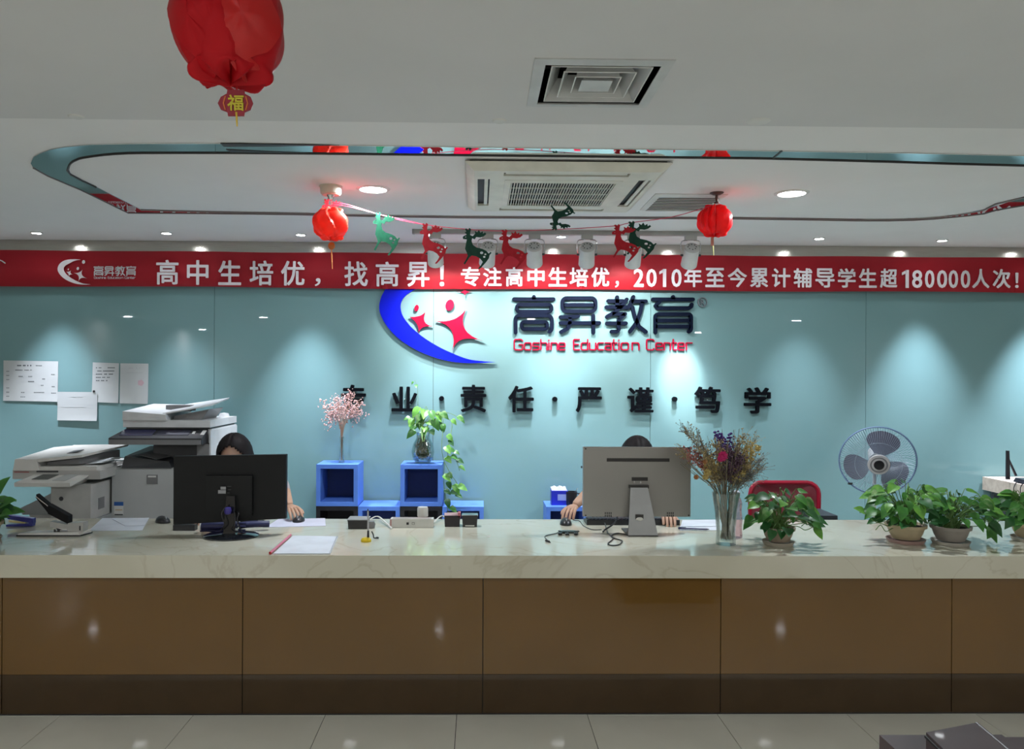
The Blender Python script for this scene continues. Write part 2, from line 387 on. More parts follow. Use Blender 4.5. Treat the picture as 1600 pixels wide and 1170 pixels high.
# panel as a ring of blocks round the grille, with the four outlet slots left open
def slab(x0,x1,y0,y1): box(b, x0,x1,y0,y1, -.012, .0)
sl = .30; so = .365; sw = .060
slab(-hw+.04, hw-.04, -hd+.04, -so-sw); slab(-hw+.04, hw-.04, so+sw, hd-.04)
slab(-hw+.04, -so-sw, -so-sw, so+sw); slab(so+sw, hw-.04, -so-sw, so+sw)
slab(-so-sw, -sl, -so-sw, -so+.0); slab(sl, so+sw, -so-sw, -so); slab(-so-sw, -sl, so, so+sw); slab(sl, so+sw, so, so+sw)
slab(-so-sw, -so, -so, -sl); slab(so, so+sw, -so, -sl); slab(-so-sw, -so, sl, so); slab(so, so+sw, sl, so)
slab(-so, so, -so, -ci); slab(-so, so, ci, so); slab(-so, -ci, -ci, ci); slab(ci, so, -ci, ci)
obj('panel', b, ACW, t, smooth=None)
obj('panel_edge', ring_frame(B(), hw-.04, hd-.04, -.012, hw, hd, .02, .004), ACW, t)
obj('backing', box(B(), -hw+.02, hw-.02, -hd+.02, hd-.02, .005, .034), mat('ac_dark', (.015,.015,.016), .6), t)
for s, ax in ((-1,0),(1,0),(-1,1),(1,1)):
    b = B()
    if ax == 0: box(b, s*(so+sw/2)+.004, s*(so+sw/2)+.022, -sl+.01, sl-.01, -.008, -.002, Matrix.Rotation(s*.0, 4, 'Y'))
    else: box(b, -sl+.01, sl-.01, s*(so+sw/2)-.012, s*(so+sw/2)+.012, -.008, -.002)
    obj('air_vane', b, ACW, t, bevel=.002)
b = ring_frame(B(), ci, ci, -.014, ci-.03, ci-.03, -.020, .006); obj('grille_frame', b, ACW, t)
b = B()
for i in range(38): x = -ci+.035+i*(2*ci-.07)/37; box(b, x-.0022, x+.0022, -ci+.028, ci-.028, -.018, -.013)
for j in (-.13, 0, .13): box(b, -ci+.03, ci-.03, j-.0015, j+.0015, -.0165, -.010)
o = obj('grille_slats', b, ACW, t, smooth=None); o['kind'] = 'stuff'

# slatted return vent to its right
g0 = Pz(1024, 305, ZC-.01); g1 = Pz(1137, 306.5, ZC-.01); g2 = Pz(1003, 330, ZC-.01)
t = thing('slatted_vent', 'white linear slatted air vent right of the air conditioner', 'ceiling vent', ((g0.x+g1.x)/2, (g0.y+g2.y)/2, ZC-.01))
hw, hd = (g1.x-g0.x)/2, (g2.y-g0.y)/2
obj('frame', ring_frame(B(), hw, hd, .006, hw-.03, hd-.03, -.004, .004), WPL, t)
obj('backing', box(B(), -hw+.02, hw-.02, -hd+.02, hd-.02, .004, .0095), VD, t)
for i in range(9):
    y = -hd+.045+i*(2*hd-.09)/8
    obj('slat', box(B(), -hw+.03, hw-.03, y-.0115, y+.0115, -.002, .001, Matrix.Translation((0,y,0)) @ Matrix.Rotation(.12,4,'X') @ Matrix.Translation((0,-y,0))), WPL, t, smooth=None)

# ------------------------------------------------------------------ spotlight track
pa = P(646, 364, 5.45); pb = P(1118, 368, 5.45)
t = thing('lighting_track', 'long grey ceiling track that carries the spotlights', 'lighting track', ((pa.x+pb.x)/2, 5.45, ZC))
L = (pb.x-pa.x)/2
obj('rail', box(B(), -L, L, -.018, .018, -.03, 0), mat('rail_grey', (.35,.35,.34), .4, .5), t, bevel=.002)
for s in (-1, 1): obj('end_cap', box(B(), s*L-.008, s*L+.008, -.02, .02, -.032, 0), GREYP, t, bevel=.002)
aims = [(680, 690, 520, 2.2), (762, 742, 500, .8), (835, 850, 505, 1.7), (917, 925, 520, 1.5), (990, 985, 500, 1.2), (1079, 1064, 592, 6.0)]
desc = ['white track spotlight behind the first red deer', 'white track spotlight behind the first dark green deer', 'white track spotlight right of the middle red deer', 'white track spotlight alone below the air conditioner', 'white track spotlight behind the overlapping red and green deer', 'white track spotlight at the right end below the right lantern']
SPW = mat('spot_white', (.50,.52,.50), .4); SPC = mat('spot_cap', (.36,.355,.33), .5)
for (px, ax, ay, k), dsc in zip(aims, desc):
    x = P(px, 395, 5.45).x
    t = thing('track_spotlight', dsc, 'spotlight', (x, 5.45, ZC-.03), 0, 'spotlights on the ceiling track')
    obj('adapter', box(B(), -.04, .04, -.017, .017, -.03, 0), SPC, t, bevel=.003)
    b = B(); zc = -.135
    tube(b, [(-.022,0,-.03),(-.064,0,-.04),(-.068,0,-.09),(-.06,-.0,zc)], .004, 6, 3); tube(b, [(.022,0,-.03),(.064,0,-.04),(.068,0,-.09),(.06,0,zc)], .004, 6, 3)
    obj('yoke', b, CHROME, t)
    tgt = P(ax, ay, YW)-Vector((x, 5.45, ZC-.03+zc))
    dirv = Vector((tgt.x*.6, .74, -.67)).normalized()
    c = Vector((0, 0, zc)); back = c-dirv*.062; front = c+dirv*.085
    b = cyl(B(), back, front, .052, .056, 28); obj('barrel', b, SPW, t, bevel=.004)
    obj('rear_cap', cyl(B(), back-dirv*.012, back, .046, .052, 28), SPC, t, bevel=.003)
    b = B(); u, v = frame_of(dirv)
    for q in range(8):
        a = q*PI/4; pt = back-dirv*.0125+(u*math.cos(a)+v*math.sin(a))*.028; cyl(b, pt, pt-dirv*.001, .005, n=8)
    obj('vent_holes', b, DARK, t)
    b = B()
    for s in (-1, 1): cyl(b, (s*.052,0,zc), (s*.07,0,zc), .008, n=10)
    obj('pivot_knob', b, DARK, t)
    obj('lens', cyl(B(), front+dirv*.0005, front+dirv*.003, .048, n=24), EMIT, t)
    src = Vector((x, 5.45, ZC-.03))+front+dirv*.01
    spot(src, P(ax, ay, YW), W_TRACK*k*2.0, 96 if k < 2.5 else 26, .9, (1,.94,.92))

# ------------------------------------------------------------------ banner
RED = mat('banner_red', (.60,.022,.040), .55, col2=(.56,.02,.036), scale=1.5)
BWHITE = mat('banner_white', (.72,.68,.72), .6)
YBN = 5.975
t = thing('banner', 'long red cloth banner with white Chinese lettering hung across the top of the glass wall', 'banner', (0, YBN, 0))
b = B(); n = 120; cols = []
xa, xb = -4.6, 5.0
for i in range(n+1):
    x = xa+(xb-xa)*i/n; yo = .004*math.sin(x*3.1)+.003*math.sin(x*7.7+1)
    sag = .004*math.sin(x*2.3)
    cols.append([b.verts.new((x, yo, z)) for z in (2.208+sag, 2.34, 2.476+.002*math.sin(x*5))])
for a, c in zip(cols, cols[1:]):
    for j in range(2): b.faces.new((a[j], c[j], c[j+1], a[j+1]))
bmesh.ops.solidify(b, geom=b.faces[:], thickness=.0015)
obj('cloth', b, RED, t, smooth='all')
YL = YBN-.010
big = [('高',244,279),('中',292,326),('生',341,377),('培',390,427),('优',439,476),('，',492,501),('找',538,575),('高',587,623),('昇',635.5,671),('！',687,694)]
for ch, a, c in big:
    y0, y1 = 406+(a-244)*.0085, 444.5+(a-244)*.0085
    if ch == '，': y0, y1 = 434.5, 447
    if ch == '！': y0, y1 = 414, 447
    b = B(); glyph_px(b, ch, a, c, y0, y1, YL, .0012, .018); tag_o = obj('banner_character', b, BWHITE, t, smooth=None, loc=(0,-YBN,0))
small = [('专',720,750),('注',755,784),('高',790,817),('中',824,851),('生',857,886),('培',890,919),('优',924,952),('，',961,967),('2',990,1006),('0',1010,1026),('1',1030,1042),('0',1049,1065),('年',1069,1097),('至',1102,1132),('今',1137,1167),('累',1172,1200),('计',1206,1235),('辅',1240,1269),('导',1274,1304),('学',1309,1337),('生',1342,1370),('超',1375,1402),('1',1409,1421),('8',1425,1441),('0',1445,1460),('0',1464,1480),('0',1482,1497),('0',1501,1516),('人',1519,1546),('次',1551,1579),('！',1586,1591.5)]
for ch, a, c in small:
    y0, y1 = 417+(a-720)*.004, 447+(a-720)*.004
    if ch == '，': y0, y1 = 439, 449
    if ch in '0128': y0 += 2
    if ch == '！': y0, y1 = 426, 450
    b = B(); glyph_px(b, ch, a, c, y0, y1, YL, .0012, .022); obj('banner_character', b, BWHITE, t, smooth=None, loc=(0,-YBN,0))

# ------------------------------------------------------------------ stroke letters for the company name
def arc(cx, cy, rx, ry, a0, a1, n=6): return [(cx+rx*math.cos(math.radians(a0+(a1-a0)*i/n)), cy+ry*math.sin(math.radians(a0+(a1-a0)*i/n))) for i in range(n+1)]
def rrect(x0, y0, x1, y1, r=14): return arc(x1-r,y0+r,r,r,-90,0,4)+arc(x1-r,y1-r,r,r,0,90,4)+arc(x0+r,y1-r,r,r,90,180,4)+arc(x0+r,y0+r,r,r,180,270,4)
NAME = {
 '高': [([(216,376),(216,392)],0),([(92,391),(338,391)],0),(rrect(110,425,325,468,18),1),([(102,598),(102,520)]+arc(130,512,28,20,180,270,4)+[(300,492)]+arc(300,520,28,28,-90,0,4)+[(328,560)]+arc(305,570,23,24,0,70,3),0),(rrect(140,533,298,576,16),1)],
 '昇': [(rrect(394,384,600,466,26),1),([(400,426),(596,426)],0),([(382,502),(470,500),(492,496)],0),([(442,504),(440,545),(425,575),(386,594)],0),([(382,539),(624,539)],0),([(586,494),(586,600)],0)],
 '教': [([(680,402),(772,402)],0),([(735,378),(735,440)],0),([(668,440),(796,440)],0),([(795,392),(765,430),(725,468),(672,500)],0),([(705,482),(785,482),(752,512)],0),([(672,541),(790,541)],0),([(745,515),(745,580),(735,592),(700,592)],0),([(836,376),(822,415),(800,445)],0),([(822,404),(914,404)],0),([(893,406),(880,470),(855,540),(815,592)],0),([(830,440),(845,500),(870,560),(914,594)],0)],
 '育': [([(1084,376),(1084,392)],0),([(958,392),(1208,392)],0),([(1000,405),(975,432),(985,446),(1180,446),(1198,436),(1200,424)],0),([(974,598),(974,500)]+arc(992,500,18,16,180,270,3)+[(1180,484)]+arc(1180,502,16,18,-90,0,3)+[(1196,570)]+arc(1180,574,16,18,0,80,3),0),([(974,523),(1192,523)],0),([(974,561),(1192,561)],0)],
}
def name_mesh(ch, f, w, Y, th):
    b = B()
    for pts, cl in NAME[ch]:
        q = [P(*f(x, y), Y) for x, y in pts]; stroke(b, [(p.x, p.z) for p in q], w, Y-th, Y, cl)
    return b
LET = {  # unit box 0..1 wide, 0..1.5 high, y up
 'G': [[(1,1.3),(.85,1.5),(.15,1.5),(0,1.35),(0,.15),(.15,0),(.85,0),(1,.15),(1,.75),(.55,.75)]],
 'E': [[(1,1.5),(.12,1.5),(0,1.4),(0,.1),(.12,0),(1,0)],[(0,.77),(.85,.77)]],
 'C': [[(1,1.3),(.85,1.5),(.15,1.5),(0,1.35),(0,.15),(.15,0),(.85,0),(1,.2)]],
 'o': [[(.15,0),(0,.15),(0,.85),(.15,1),(.85,1),(1,.85),(1,.15),(.85,0),(.15,0)]],
 's': [[(1,1),(.15,1),(0,.85),(0,.6),(.12,.5),(.88,.5),(1,.4),(1,.15),(.85,0),(0,0)]],
 'h': [[(0,0),(0,1.5)],[(0,.9),(.15,1),(.85,1),(1,.85),(1,0)]],
 'i': [[(.5,0),(.5,1)],[(.5,1.35),(.5,1.42)]],
 'n': [[(0,0),(0,1),(.85,1),(1,.85),(1,0)]],
 'e': [[(1,0),(.15,0),(0,.15),(0,.85),(.15,1),(.85,1),(1,.85),(1,.5),(0,.5)]],
 'd': [[(1,1.5),(1,0),(.15,0),(0,.15),(0,.85),(.15,1),(1,1)]],
 'u': [[(0,1),(0,.15),(.15,0),(1,0),(1,1)]],
 'c': [[(1,1),(.15,1),(0,.85),(0,.15),(.15,0),(1,0)]],
 'a': [[(0,1),(.85,1),(1,.85),(1,0),(.15,0),(0,.12),(0,.4),(.12,.55),(1,.55)]],
 't': [[(.3,1.5),(.3,.15),(.45,0),(1,0)],[(0,1),(1,1)]],
 'r': [[(0,0),(0,1),(1,1)]],
}
ENG = [('G',94,146),('o',158,198),('s',210,248),('h',260,298),('i',308,312),('n',324,362),('e',372,410),('E',464,500),('d',512,552),('u',564,602),('c',614,650),('a',662,698),('t',706,734),('i',744,750),('o',762,806),('n',830,872),('C',920,966),('e',978,1018),('n',1030,1068),('t',1078,1106),('e',1116,1154),('r',1168,1204)]
def eng_mesh(ch, x0, x1, f, w, Y, th):
    b = B()
    for pts in LET[ch]:
        q = [P(*f(x0+(x1-x0)*u, 706-v*43), Y) for u, v in pts]; stroke(b, [(p.x, p.z) for p in q], w, Y-th, Y)
    return b
# logo outlines in zoomed pixel units
CRES_O = [(-0+600,-108),(420,-80),(290,-20),(190,60),(130,150),(98,250),(100,340),(130,420),(185,510),(265,602),(375,692),(505,770),(645,832),(800,883),(965,914),(1150,925),(1420,915)]
CRES_I = [(1290,906),(1100,880),(920,812),(755,733),(605,640),(480,540),(400,450),(352,370),(334,290),(346,225),(388,165),(455,115),(560,60),(700,-20),(860,-70),(1000,-90),(800,-112)]
def star(tips, mids):
    pts = []
    for i in range(4):
        a, m, c = Vector(tips[i]), Vector(mids[i]), Vector(tips[(i+1)%4])
        for j in range(8):
            s = j/8; ctl = m*2-(a+c)/2
            q = a*(1-s)**2+ctl*2*s*(1-s)+c*s*s; pts.append((q.x, q.y))
    return pts
STARS = [star([(1075,318),(1290,682),(918,792),(733,450)], [(1065,540),(1040,655),(915,560),(935,430)]),
         star([(617,343),(704,511),(540,588),(434,403)], [(608,455),(588,520),(520,480),(548,392)]),
         star([(1062,30),(1150,118),(1064,195),(975,122)], [(1075,100),(1080,135),(1050,135),(1050,105)])]
def ell(cx, cy, rx, ry, tilt, n=20):
    return [(cx+rx*math.cos(2*PI*i/n)*math.cos(tilt)-ry*math.sin(2*PI*i/n)*math.sin(tilt), cy+rx*math.cos(2*PI*i/n)*math.sin(tilt)+ry*math.sin(2*PI*i/n)*math.cos(tilt)) for i in range(n)]
HEADS = [ell(893,268,46,64,.25), ell(517,302,24,38,.25)]
def poly_px(poly, f, Y, th, off=0):
    q = [P(*f(x, y), Y) for x, y in poly]
    return plate([[(p.x, p.z) for p in q]], Y-th-off, Y-off)

# white logo and name printed on the banner
fb = lambda x, y: (90+((x-92)*.158)/4, 405+((y+110)*.153)/4)
oo = lambda nm, b, m, par, Y: obj(nm, b, m, par, smooth=None, loc=(0,-Y,0))
oo('printed_logo', poly_px(smooth2(CRES_O, 3)+smooth2(CRES_I, 3), fb, YL, .0012), BWHITE, t, YBN)
for s in STARS[:2]+HEADS[:2]: oo('printed_logo', poly_px([(x*1.0, y*1.0) for x, y in s], fb, YL, .0012), BWHITE, t, YBN)
oo('printed_logo', poly_px(ell(1120,0,60,75,.2), fb, YL, .0012), BWHITE, t, YBN)
fn = lambda x, y: (147+(x-92)*(65/1118), 416+(y-372)*(14.5/230))
for ch in '高昇教育': oo('banner_character', name_mesh(ch, fn, .0075, YL, .0012), BWHITE, t, YBN)
b = B()
for ch, x0, x1 in ENG:
    for pts in LET[ch]:
        q = [P(147+(x0+(x1-x0)*u-92)*(65/1118), 435.3-v*2.2, YL) for u, v in pts]; stroke(b, [(p.x, p.z) for p in q], .0022, YL-.0012, YL)
oo('printed_line', b, BWHITE, t, YBN)
b = B(); q = [P(x, y, YL) for x, y in ((-14,404),(-4,405),(3,407.5),(8,411))]; stroke(b, [(p.x, p.z) for p in q], .008, YL-.0012, YL)
oo('printed_mark', b, BWHITE, t, YBN)

# ------------------------------------------------------------------ raised signs on the glass wall
YS = YW-.012
BLUE = mat('sign_blue', (.002,.008,.55), .5, spec=.1); PINK = mat('sign_crimson', (.30,.003,.025), .5, spec=.05)
NAVY = mat('sign_navy', (.004,.007,.018), .55, spec=.03); SBLK = mat('sign_black', (.003,.004,.006), .55, spec=.05)
SIDE = mat('standoff', (.5,.55,.6), .4)
fz = lambda x, y: (580+x/7.2727, 440+y/7.2727)
t = thing('wall_logo', 'raised blue crescent logo with crimson leaping star figures', 'logo', (0, YW, 0))
oo('crescent', poly_px(smooth2(CRES_O, 4)+smooth2(CRES_I, 4), fz, YS, .02), BLUE, t, YW)
for s in STARS: oo('star_figure', poly_px(s, fz, YS, .02), PINK, t, YW)
for s in HEADS: oo('figure_head', poly_px(s, fz, YS, .02), PINK, t, YW)
b = B()
for x, y in ((180,330),(420,640),(900,850),(1000,500),(570,450),(893,268),(517,302),(1062,110)):
    p = P(*fz(x, y), YW); cyl(b, (p.x, YS-.001, p.z), (p.x, YW, p.z), .005, n=8)
oo('standoff_pin', b, SIDE, t, YW)
fz3 = lambda x, y: (780+x/4, 370+y/4)
t = thing('wall_company_name', 'raised navy Chinese company name on the glass wall right of the logo', 'sign', (0, YW, 0))
for ch in '高昇教育': oo('sign_character', name_mesh(ch, fz3, .029, YS, .02), NAVY, t, YW)
b = B()
for x, y in ((216,391),(102,570),(328,540),(490,426),(586,560),(735,440),(870,500),(1084,392),(974,560),(1192,540)):
    p = P(*fz3(x, y), YW); cyl(b, (p.x, YS-.001, p.z), (p.x, YW, p.z), .004, n=8)
q = [P(*fz3(x, y), YS) for x, y in ell(1270,408,27,29,0,24)]; 
obj('standoff_pin', b, SIDE, t, smooth=None, loc=(0,-YW,0))
b = B(); stroke(b, [(p.x, p.z) for p in q], .006, YS-.008, YW, True)
glyph_px(b, 'R', 1094.3, 1101, 467.6, 477, YS, .006, .01)
oo('registered_mark', b, mat('sign_grey', (.12,.14,.16), .4), t, YW)
t = thing('wall_english_name', 'raised crimson English lettering in one line under the navy company name', 'sign', (0, YW, 0))
for ch, x0, x1 in ENG: oo('sign_letter', eng_mesh(ch, x0, x1, fz3, .0092, YW-.003, .014), PINK, t, YW)
t = thing('wall_motto', 'raised black Chinese motto in one wide row with round dots on the glass wall', 'sign', (0, YW, 0))
for ch, x0, x1, y0, y1 in (('专',533,572,601,644),('业',612,653,604,642.5),('责',719.5,760,601,644),('任',794,834,602.5,644),('严',899.5,940,605,644),('谨',980,1020.5,605,644),('笃',1084.5,1125,604,645),('学',1162,1204,605,646)):
    b = B(); glyph_px(b, ch, x0, x1, y0, y1, YS, .02, .022); oo('sign_character', b, SBLK, t, YW)
    b = B(); p = P((x0+x1)/2, (y0+y1)/2, YW); oo('standoff_pin', cyl(b, (p.x, YS-.001, p.z), (p.x, YW, p.z), .004, n=8), SIDE, t, YW)
for x, y in ((690,622.5),(866.8,623.5),(1053.8,623.5)):
    p = P(x, y, YS); oo('sign_dot', cyl(B(), (p.x, YS-.02, p.z), (p.x, YW, p.z), .019, n=24), SBLK, t, YW)

# ------------------------------------------------------------------ papers on the glass
PAP = mat('notice_paper', (.47,.50,.50), .7, col2=(.45,.48,.485), scale=5); INK = mat('ink', (.10,.11,.12), .8); PINKI = mat('pink_ink', (.55,.15,.2), .8)
def paper(quad, off, label, lines, ink=INK, curl=.004):
    Y = YW-off; q = [P(x, y, Y) for x, y in quad]   # tl tr br bl
    c = (q[0]+q[2])/2
    t = thing('notice', label, 'paper notice', (c.x, Y, c.z), 0, 'papers taped to the glass wall')
    b = B(); n = 8; rows = []
    for j in range(n+1):
        r = []
        for i in range(n+1):
            u, v = i/n, j/n
            p = (q[0]*(1-u)+q[1]*u)*(1-v)+(q[3]*(1-u)+q[2]*u)*v - c
            p.y = -curl*(max(0, v-.75)*4)**2*(.4+.6*u)
            r.append(b.verts.new(p))
        rows.append(r)
    for j in range(n):
        for i in range(n): b.faces.new((rows[j][i], rows[j+1][i], rows[j+1][i+1], rows[j][i+1]))
    bmesh.ops.recalc_face_normals(b, faces=b.faces)
    obj('sheet', b, PAP, t, smooth='all')
    b = B()
    for x0, x1, y, h in lines:
        n = max(1, int((x1-x0)/2.2)); 
        for i in range(n):
            if random.random() < .12: continue
            a = P(x0+(x1-x0)*i/n, y+h/2, Y)-Vector((c.x,Y,c.z)); d = P(x0+(x1-x0)*(i+.78)/n, y-h/2, Y)-Vector((c.x,Y,c.z))
            box(b, a.x, d.x, -.0012, -.0006, a.z, d.z)
    if lines: obj('print', b, ink, t, smooth=None)
    return t, c, Y
paper([(5.5,563),(91,564.5),(90,627.5),(5,626)], .004, 'wide white printed timetable sheet taped at the far left of the glass wall',
      [(27,54,571,2.2),(56,66,571,1),(24,50,578,1)]+[(28+random.random()*45, 0, 0, 0) for _ in ()]+[(10,15,580+i*6.5,1) for i in range(7)]+[(29,36,588,1.2),(44,51,588,1),(44,54,596,1.3),(64,71,592,1.2),(64,71,602,1),(80,86,585,1),(81,86,604,1.2),(33,39,613,1),(53,72,613,1),(80,88,614,1),(32,40,620,1)])
paper([(145,566),(186,567.5),(185,629.5),(143,628)], .004, 'white sheet with five short lines of print, third paper from the left',
      [(150,161,574.5,1.3),(166,180,574.5,1.3),(150,159,579.5,1.3),(161,179,579.5,1.3),(150,160,584.5,1.3),(163,177,584.5,1.5),(150,158,589.5,1.2),(160,172,589.5,1.2),(150,156,594.5,1.2),(158,171,594.5,1.2)])
tt, c, Y = paper([(188,567.5),(232,568),(231,631),(187,630)], .004, 'plain greyish sheet with a small red stamp, rightmost of the wall papers', [(199,222,575,.7),(198,226,582,.5)], mat('faint_ink', (.35,.36,.38), .8))
b = B(); p = P(220, 598, Y)-Vector((c.x,Y,c.z)); cyl(b, (p.x,-.001,p.z), (p.x,-.0004,p.z), .026, n=5); obj('stamp', b, mat('stamp_ink', (.55,.38,.42), .8), tt)
paper([(90,612),(152,612.5),(151.5,657.5),(89.5,656.5)], .010, 'blank-looking bluish white sheet taped lower, overlapping its neighbours', [(108,130,620,.6),(94,134,636,.6)], mat('fainter_ink', (.47,.5,.52), .8), .006)
p = P(146.5, 611.5, YW-.014); tag(obj('magnet', cyl(B(), (0,0,0), (0,.006,0), .009, n=12), DARK, loc=p), 'small dark magnet holding the papers beside the wide lower sheet', 'magnet')

# ------------------------------------------------------------------ reception desk
YF = 3.60
t = thing('reception_desk', 'long reception desk clad in brown back-painted glass panels', 'reception desk', (0, YF, 0))
seams = [(-1.0,-3.272),(0,0)]
xs_ = [-3.27, P(3,1000,YF).x, P(379,1000,YF).x, P(754.5,1000,YF).x, P(1126,1000,YF).x, P(1487,1000,YF).x, P(1487,1000,YF).x+1.07]
for a, c in zip(xs_, xs_[1:]):
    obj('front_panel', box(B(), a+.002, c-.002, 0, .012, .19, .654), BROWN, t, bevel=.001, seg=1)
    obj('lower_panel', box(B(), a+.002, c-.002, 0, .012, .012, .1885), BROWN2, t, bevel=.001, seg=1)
obj('carcass', box(B(), xs_[0]+.01, xs_[-1]-.01, .0125, .06, 0, .655), DARK, t)
for x in (xs_[0], 0.5, xs_[-1]-.04): obj('support_panel', box(B(), x, x+.04, .06, .70, 0, .655), mat('desk_wood', (.25,.16,.08), .5), t)
MARB = mat('marble', (.56,.545,.445), .10, col2=(.51,.49,.385), scale=1.6, detail=8, coat=.2)
nt = MARB.node_tree; pb_ = nt.nodes['Principled BSDF']
wv = nt.nodes.new('ShaderNodeTexNoise'); wv.inputs['Scale'].default_value = 1.3; wv.inputs['Detail'].default_value = 9; wv.inputs['Distortion'].default_value = 1.6
vr = nt.nodes.new('ShaderNodeValToRGB'); e = vr.color_ramp.elements; e[0].position = .49; e[0].color = (1,1,1,1); e[1].position = .52; e[1].color = (1,1,1,1)
m_ = vr.color_ramp.elements.new(.503); m_.color = (.62,.52,.42,1)
tcn = [n for n in nt.nodes if n.type == 'TEX_COORD'][0]; nt.links.new(tcn.outputs['Object'], wv.inputs['Vector']); nt.links.new(wv.outputs['Fac'], vr.inputs[0])
mx = nt.nodes.new('ShaderNodeMix'); mx.data_type = 'RGBA'; mx.blend_type = 'MULTIPLY'; mx.inputs[0].default_value = .3
src = [l.from_socket for l in nt.links if l.to_socket == pb_.inputs['Base Color']][0]
nt.links.new(src, mx.inputs[6]); nt.links.new(vr.outputs[0], mx.inputs[7]); nt.links.new(mx.outputs[2], pb_.inputs['Base Color'])
ZT = .756; YC0 = 3.494; YC1 = 4.376
tag(obj('marble_worktop', box(B(), xs_[0]-.03, xs_[-1]+.03, YC0, YC1, ZT-.1, ZT), MARB, bevel=.004), 'long polished beige marble worktop on the brown glass desk', 'worktop')

# ------------------------------------------------------------------ blue cube shelving
CBL = mat('blue_laminate', (.085,.20,.62), .4, col2=(.08,.19,.58)); CBK = mat('black_laminate', (.012,.012,.016), .4); CIN = mat('shaded_blue_back', (.035,.06,.17), .6)  # shadow inside the blue cubes is painted into their back colour
CW = .300; CD = .28
def cube(x, z, m, label, lab_group='open cube shelves against the glass wall', Y=5.70):
    t = thing('cube_shelf', label, 'cube shelf', (x, Y, z), 0, lab_group)
    th = .03; b = B()
    box(b, -CW/2, CW/2, 0, CD, 0, th); box(b, -CW/2, CW/2, 0, CD, CW-th, CW); box(b, -CW/2, -CW/2+th, 0, CD, th, CW-th); box(b, CW/2-th, CW/2, 0, CD, th, CW-th)
    obj('frame', b, m, t, smooth=None)
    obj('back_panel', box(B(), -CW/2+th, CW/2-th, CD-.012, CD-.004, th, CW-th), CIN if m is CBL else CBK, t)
xA = (P(493,760,5.70).x+P(560,760,5.70).x)/2; xC = (P(626,760,5.70).x+P(690,760,5.70).x)/2
xB = (xA+xC)/2; xD = xC+(xC-xB); zs = [0, .302, .604]
xE = P(886, 800, 5.70).x
cube(xA, zs[2], CBL, 'blue open cube shelf carrying the dried pink flowers'); cube(xC, zs[2], CBL, 'blue open cube shelf carrying the glass jar of trailing pothos')
cube(xA, zs[1], CBK, 'black open cube shelf under the cube with the dried pink flowers'); cube(xC, zs[1], CBK, 'black open cube shelf under the cube with the pothos jar')
cube(xB, zs[1], CBL, 'lower blue cube shelf between the two tall cube stacks'); cube(xD, zs[1], CBL, 'lower blue cube shelf at the right end, below the trailing vine')
for x, m, l in ((xA,CBL,'bottom cube shelf of the left stack, hidden behind the desk'),(xB,CBK,'bottom cube shelf between the stacks, hidden behind the desk'),(xC,CBL,'bottom cube shelf of the right stack, hidden behind the desk'),(xD,CBK,'bottom cube shelf at the right end, hidden behind the desk')): cube(x, zs[0], m, l)
cube(xE, zs[1], CBL, 'blue cube shelf carrying the tissue pack and black mug'); cube(xE, zs[0], CBL, 'bottom cube shelf under the tissue pack stack, hidden behind the desk')
# tissue pack and mug on it
zt = zs[1]+CW
p = P(872, 780, 5.80)
t = thing('tissue_pack', 'blue and white tissue packet on the blue cube beside the mug', 'tissue pack', (P(874,780,5.8).x, 5.82, zt+.0005))
TB = mat('tissue_blue', (.02,.03,.45), .4); TW = mat('tissue_white', (.75,.76,.8), .5)
obj('pack', box(B(), -.06, .06, -.045, .045, 0, .105), TB, t, bevel=.008)
obj('label_panel', box(B(), -.015, .05, -.0465, -.0455, .035, .08), mat('tissue_panel', (.30,.36,.65), .5), t)
b = B(); 
for i in range(5): hexa(b, [(-.055+.022*i,-.03,.1),(-.03+.022*i,-.03,.1),(-.03+.022*i,.03,.1),(-.055+.022*i,.03,.1),(-.065+.02*i,-.02,.13+.012*(i%2)),(-.045+.022*i,-.024,.125+.01*((i+1)%2)),(-.045+.022*i,.024,.13),(-.065+.02*i,.02,.125)])
obj('tissue', b, TW, t)
t = thing('mug', 'black mug on the blue cube right of the tissue packet', 'mug', (P(893,780,5.75).x+.004, 5.78, zt+.0005))
obj('cup', lathe(B(), [(0,0),(.036,0),(.04,.004),(.042,.1),(.038,.1),(.036,.01),(0,.008)], 24), mat('mug_black', (.02,.018,.02), .3), t)
b = B(); tube(b, [(.04,0,.085),(.07,0,.08),(.075,0,.05),(.06,0,.02),(.038,0,.018)], .006, 8); obj('handle', b, mat('mug_black', (.02,.018,.02)), t)
obj('spoon', tube(B(), [(0,0,.02),(.02,.01,.08),(.045,.01,.125)], .0025, 6, 2), CHROME, t)

# ------------------------------------------------------------------ dried pink flowers in a slim vase
GL_ = glass('clear_glass', (.90,.95,.94))
GRN = [mat('leaf_green', (.065,.23,.035), .4, col2=(.045,.17,.03), scale=20, trl=.25, coat=.15), mat('leaf_green_light', (.17,.40,.06), .4, col2=(.10,.28,.05), scale=20, trl=.25), mat('leaf_green_dark', (.03,.13,.035), .4, col2=(.022,.10,.025), scale=20, trl=.2, coat=.15), mat('leaf_variegated', (.30,.42,.20), .35, col2=(.06,.2,.04), scale=14, trl=.25)]
STEM = mat('plant_stem', (.10,.20,.05), .5)
zc = zs[2]+CW+.0005
p = P(534, 700, 5.84)
t = thing('dried_flower_vase', 'slim glass vase of dried pink sprays on the left blue cube', 'flower vase', (p.x, 5.84, zc))
obj('vase', lathe(B(), [(0,0),(.022,0),(.018,.02),(.013,.06),(.012,.14),(.017,.19),(.014,.19),(.009,.14),(.010,.06),(.014,.012),(0,.012)], 20), GL_, t)
PK = mat('dried_pink', (.66,.46,.44), .8, col2=(.52,.30,.27), scale=60); TN = mat('dried_tan', (.42,.27,.20), .8)
b = B(); b2 = B(); rnd = random.Random(3)
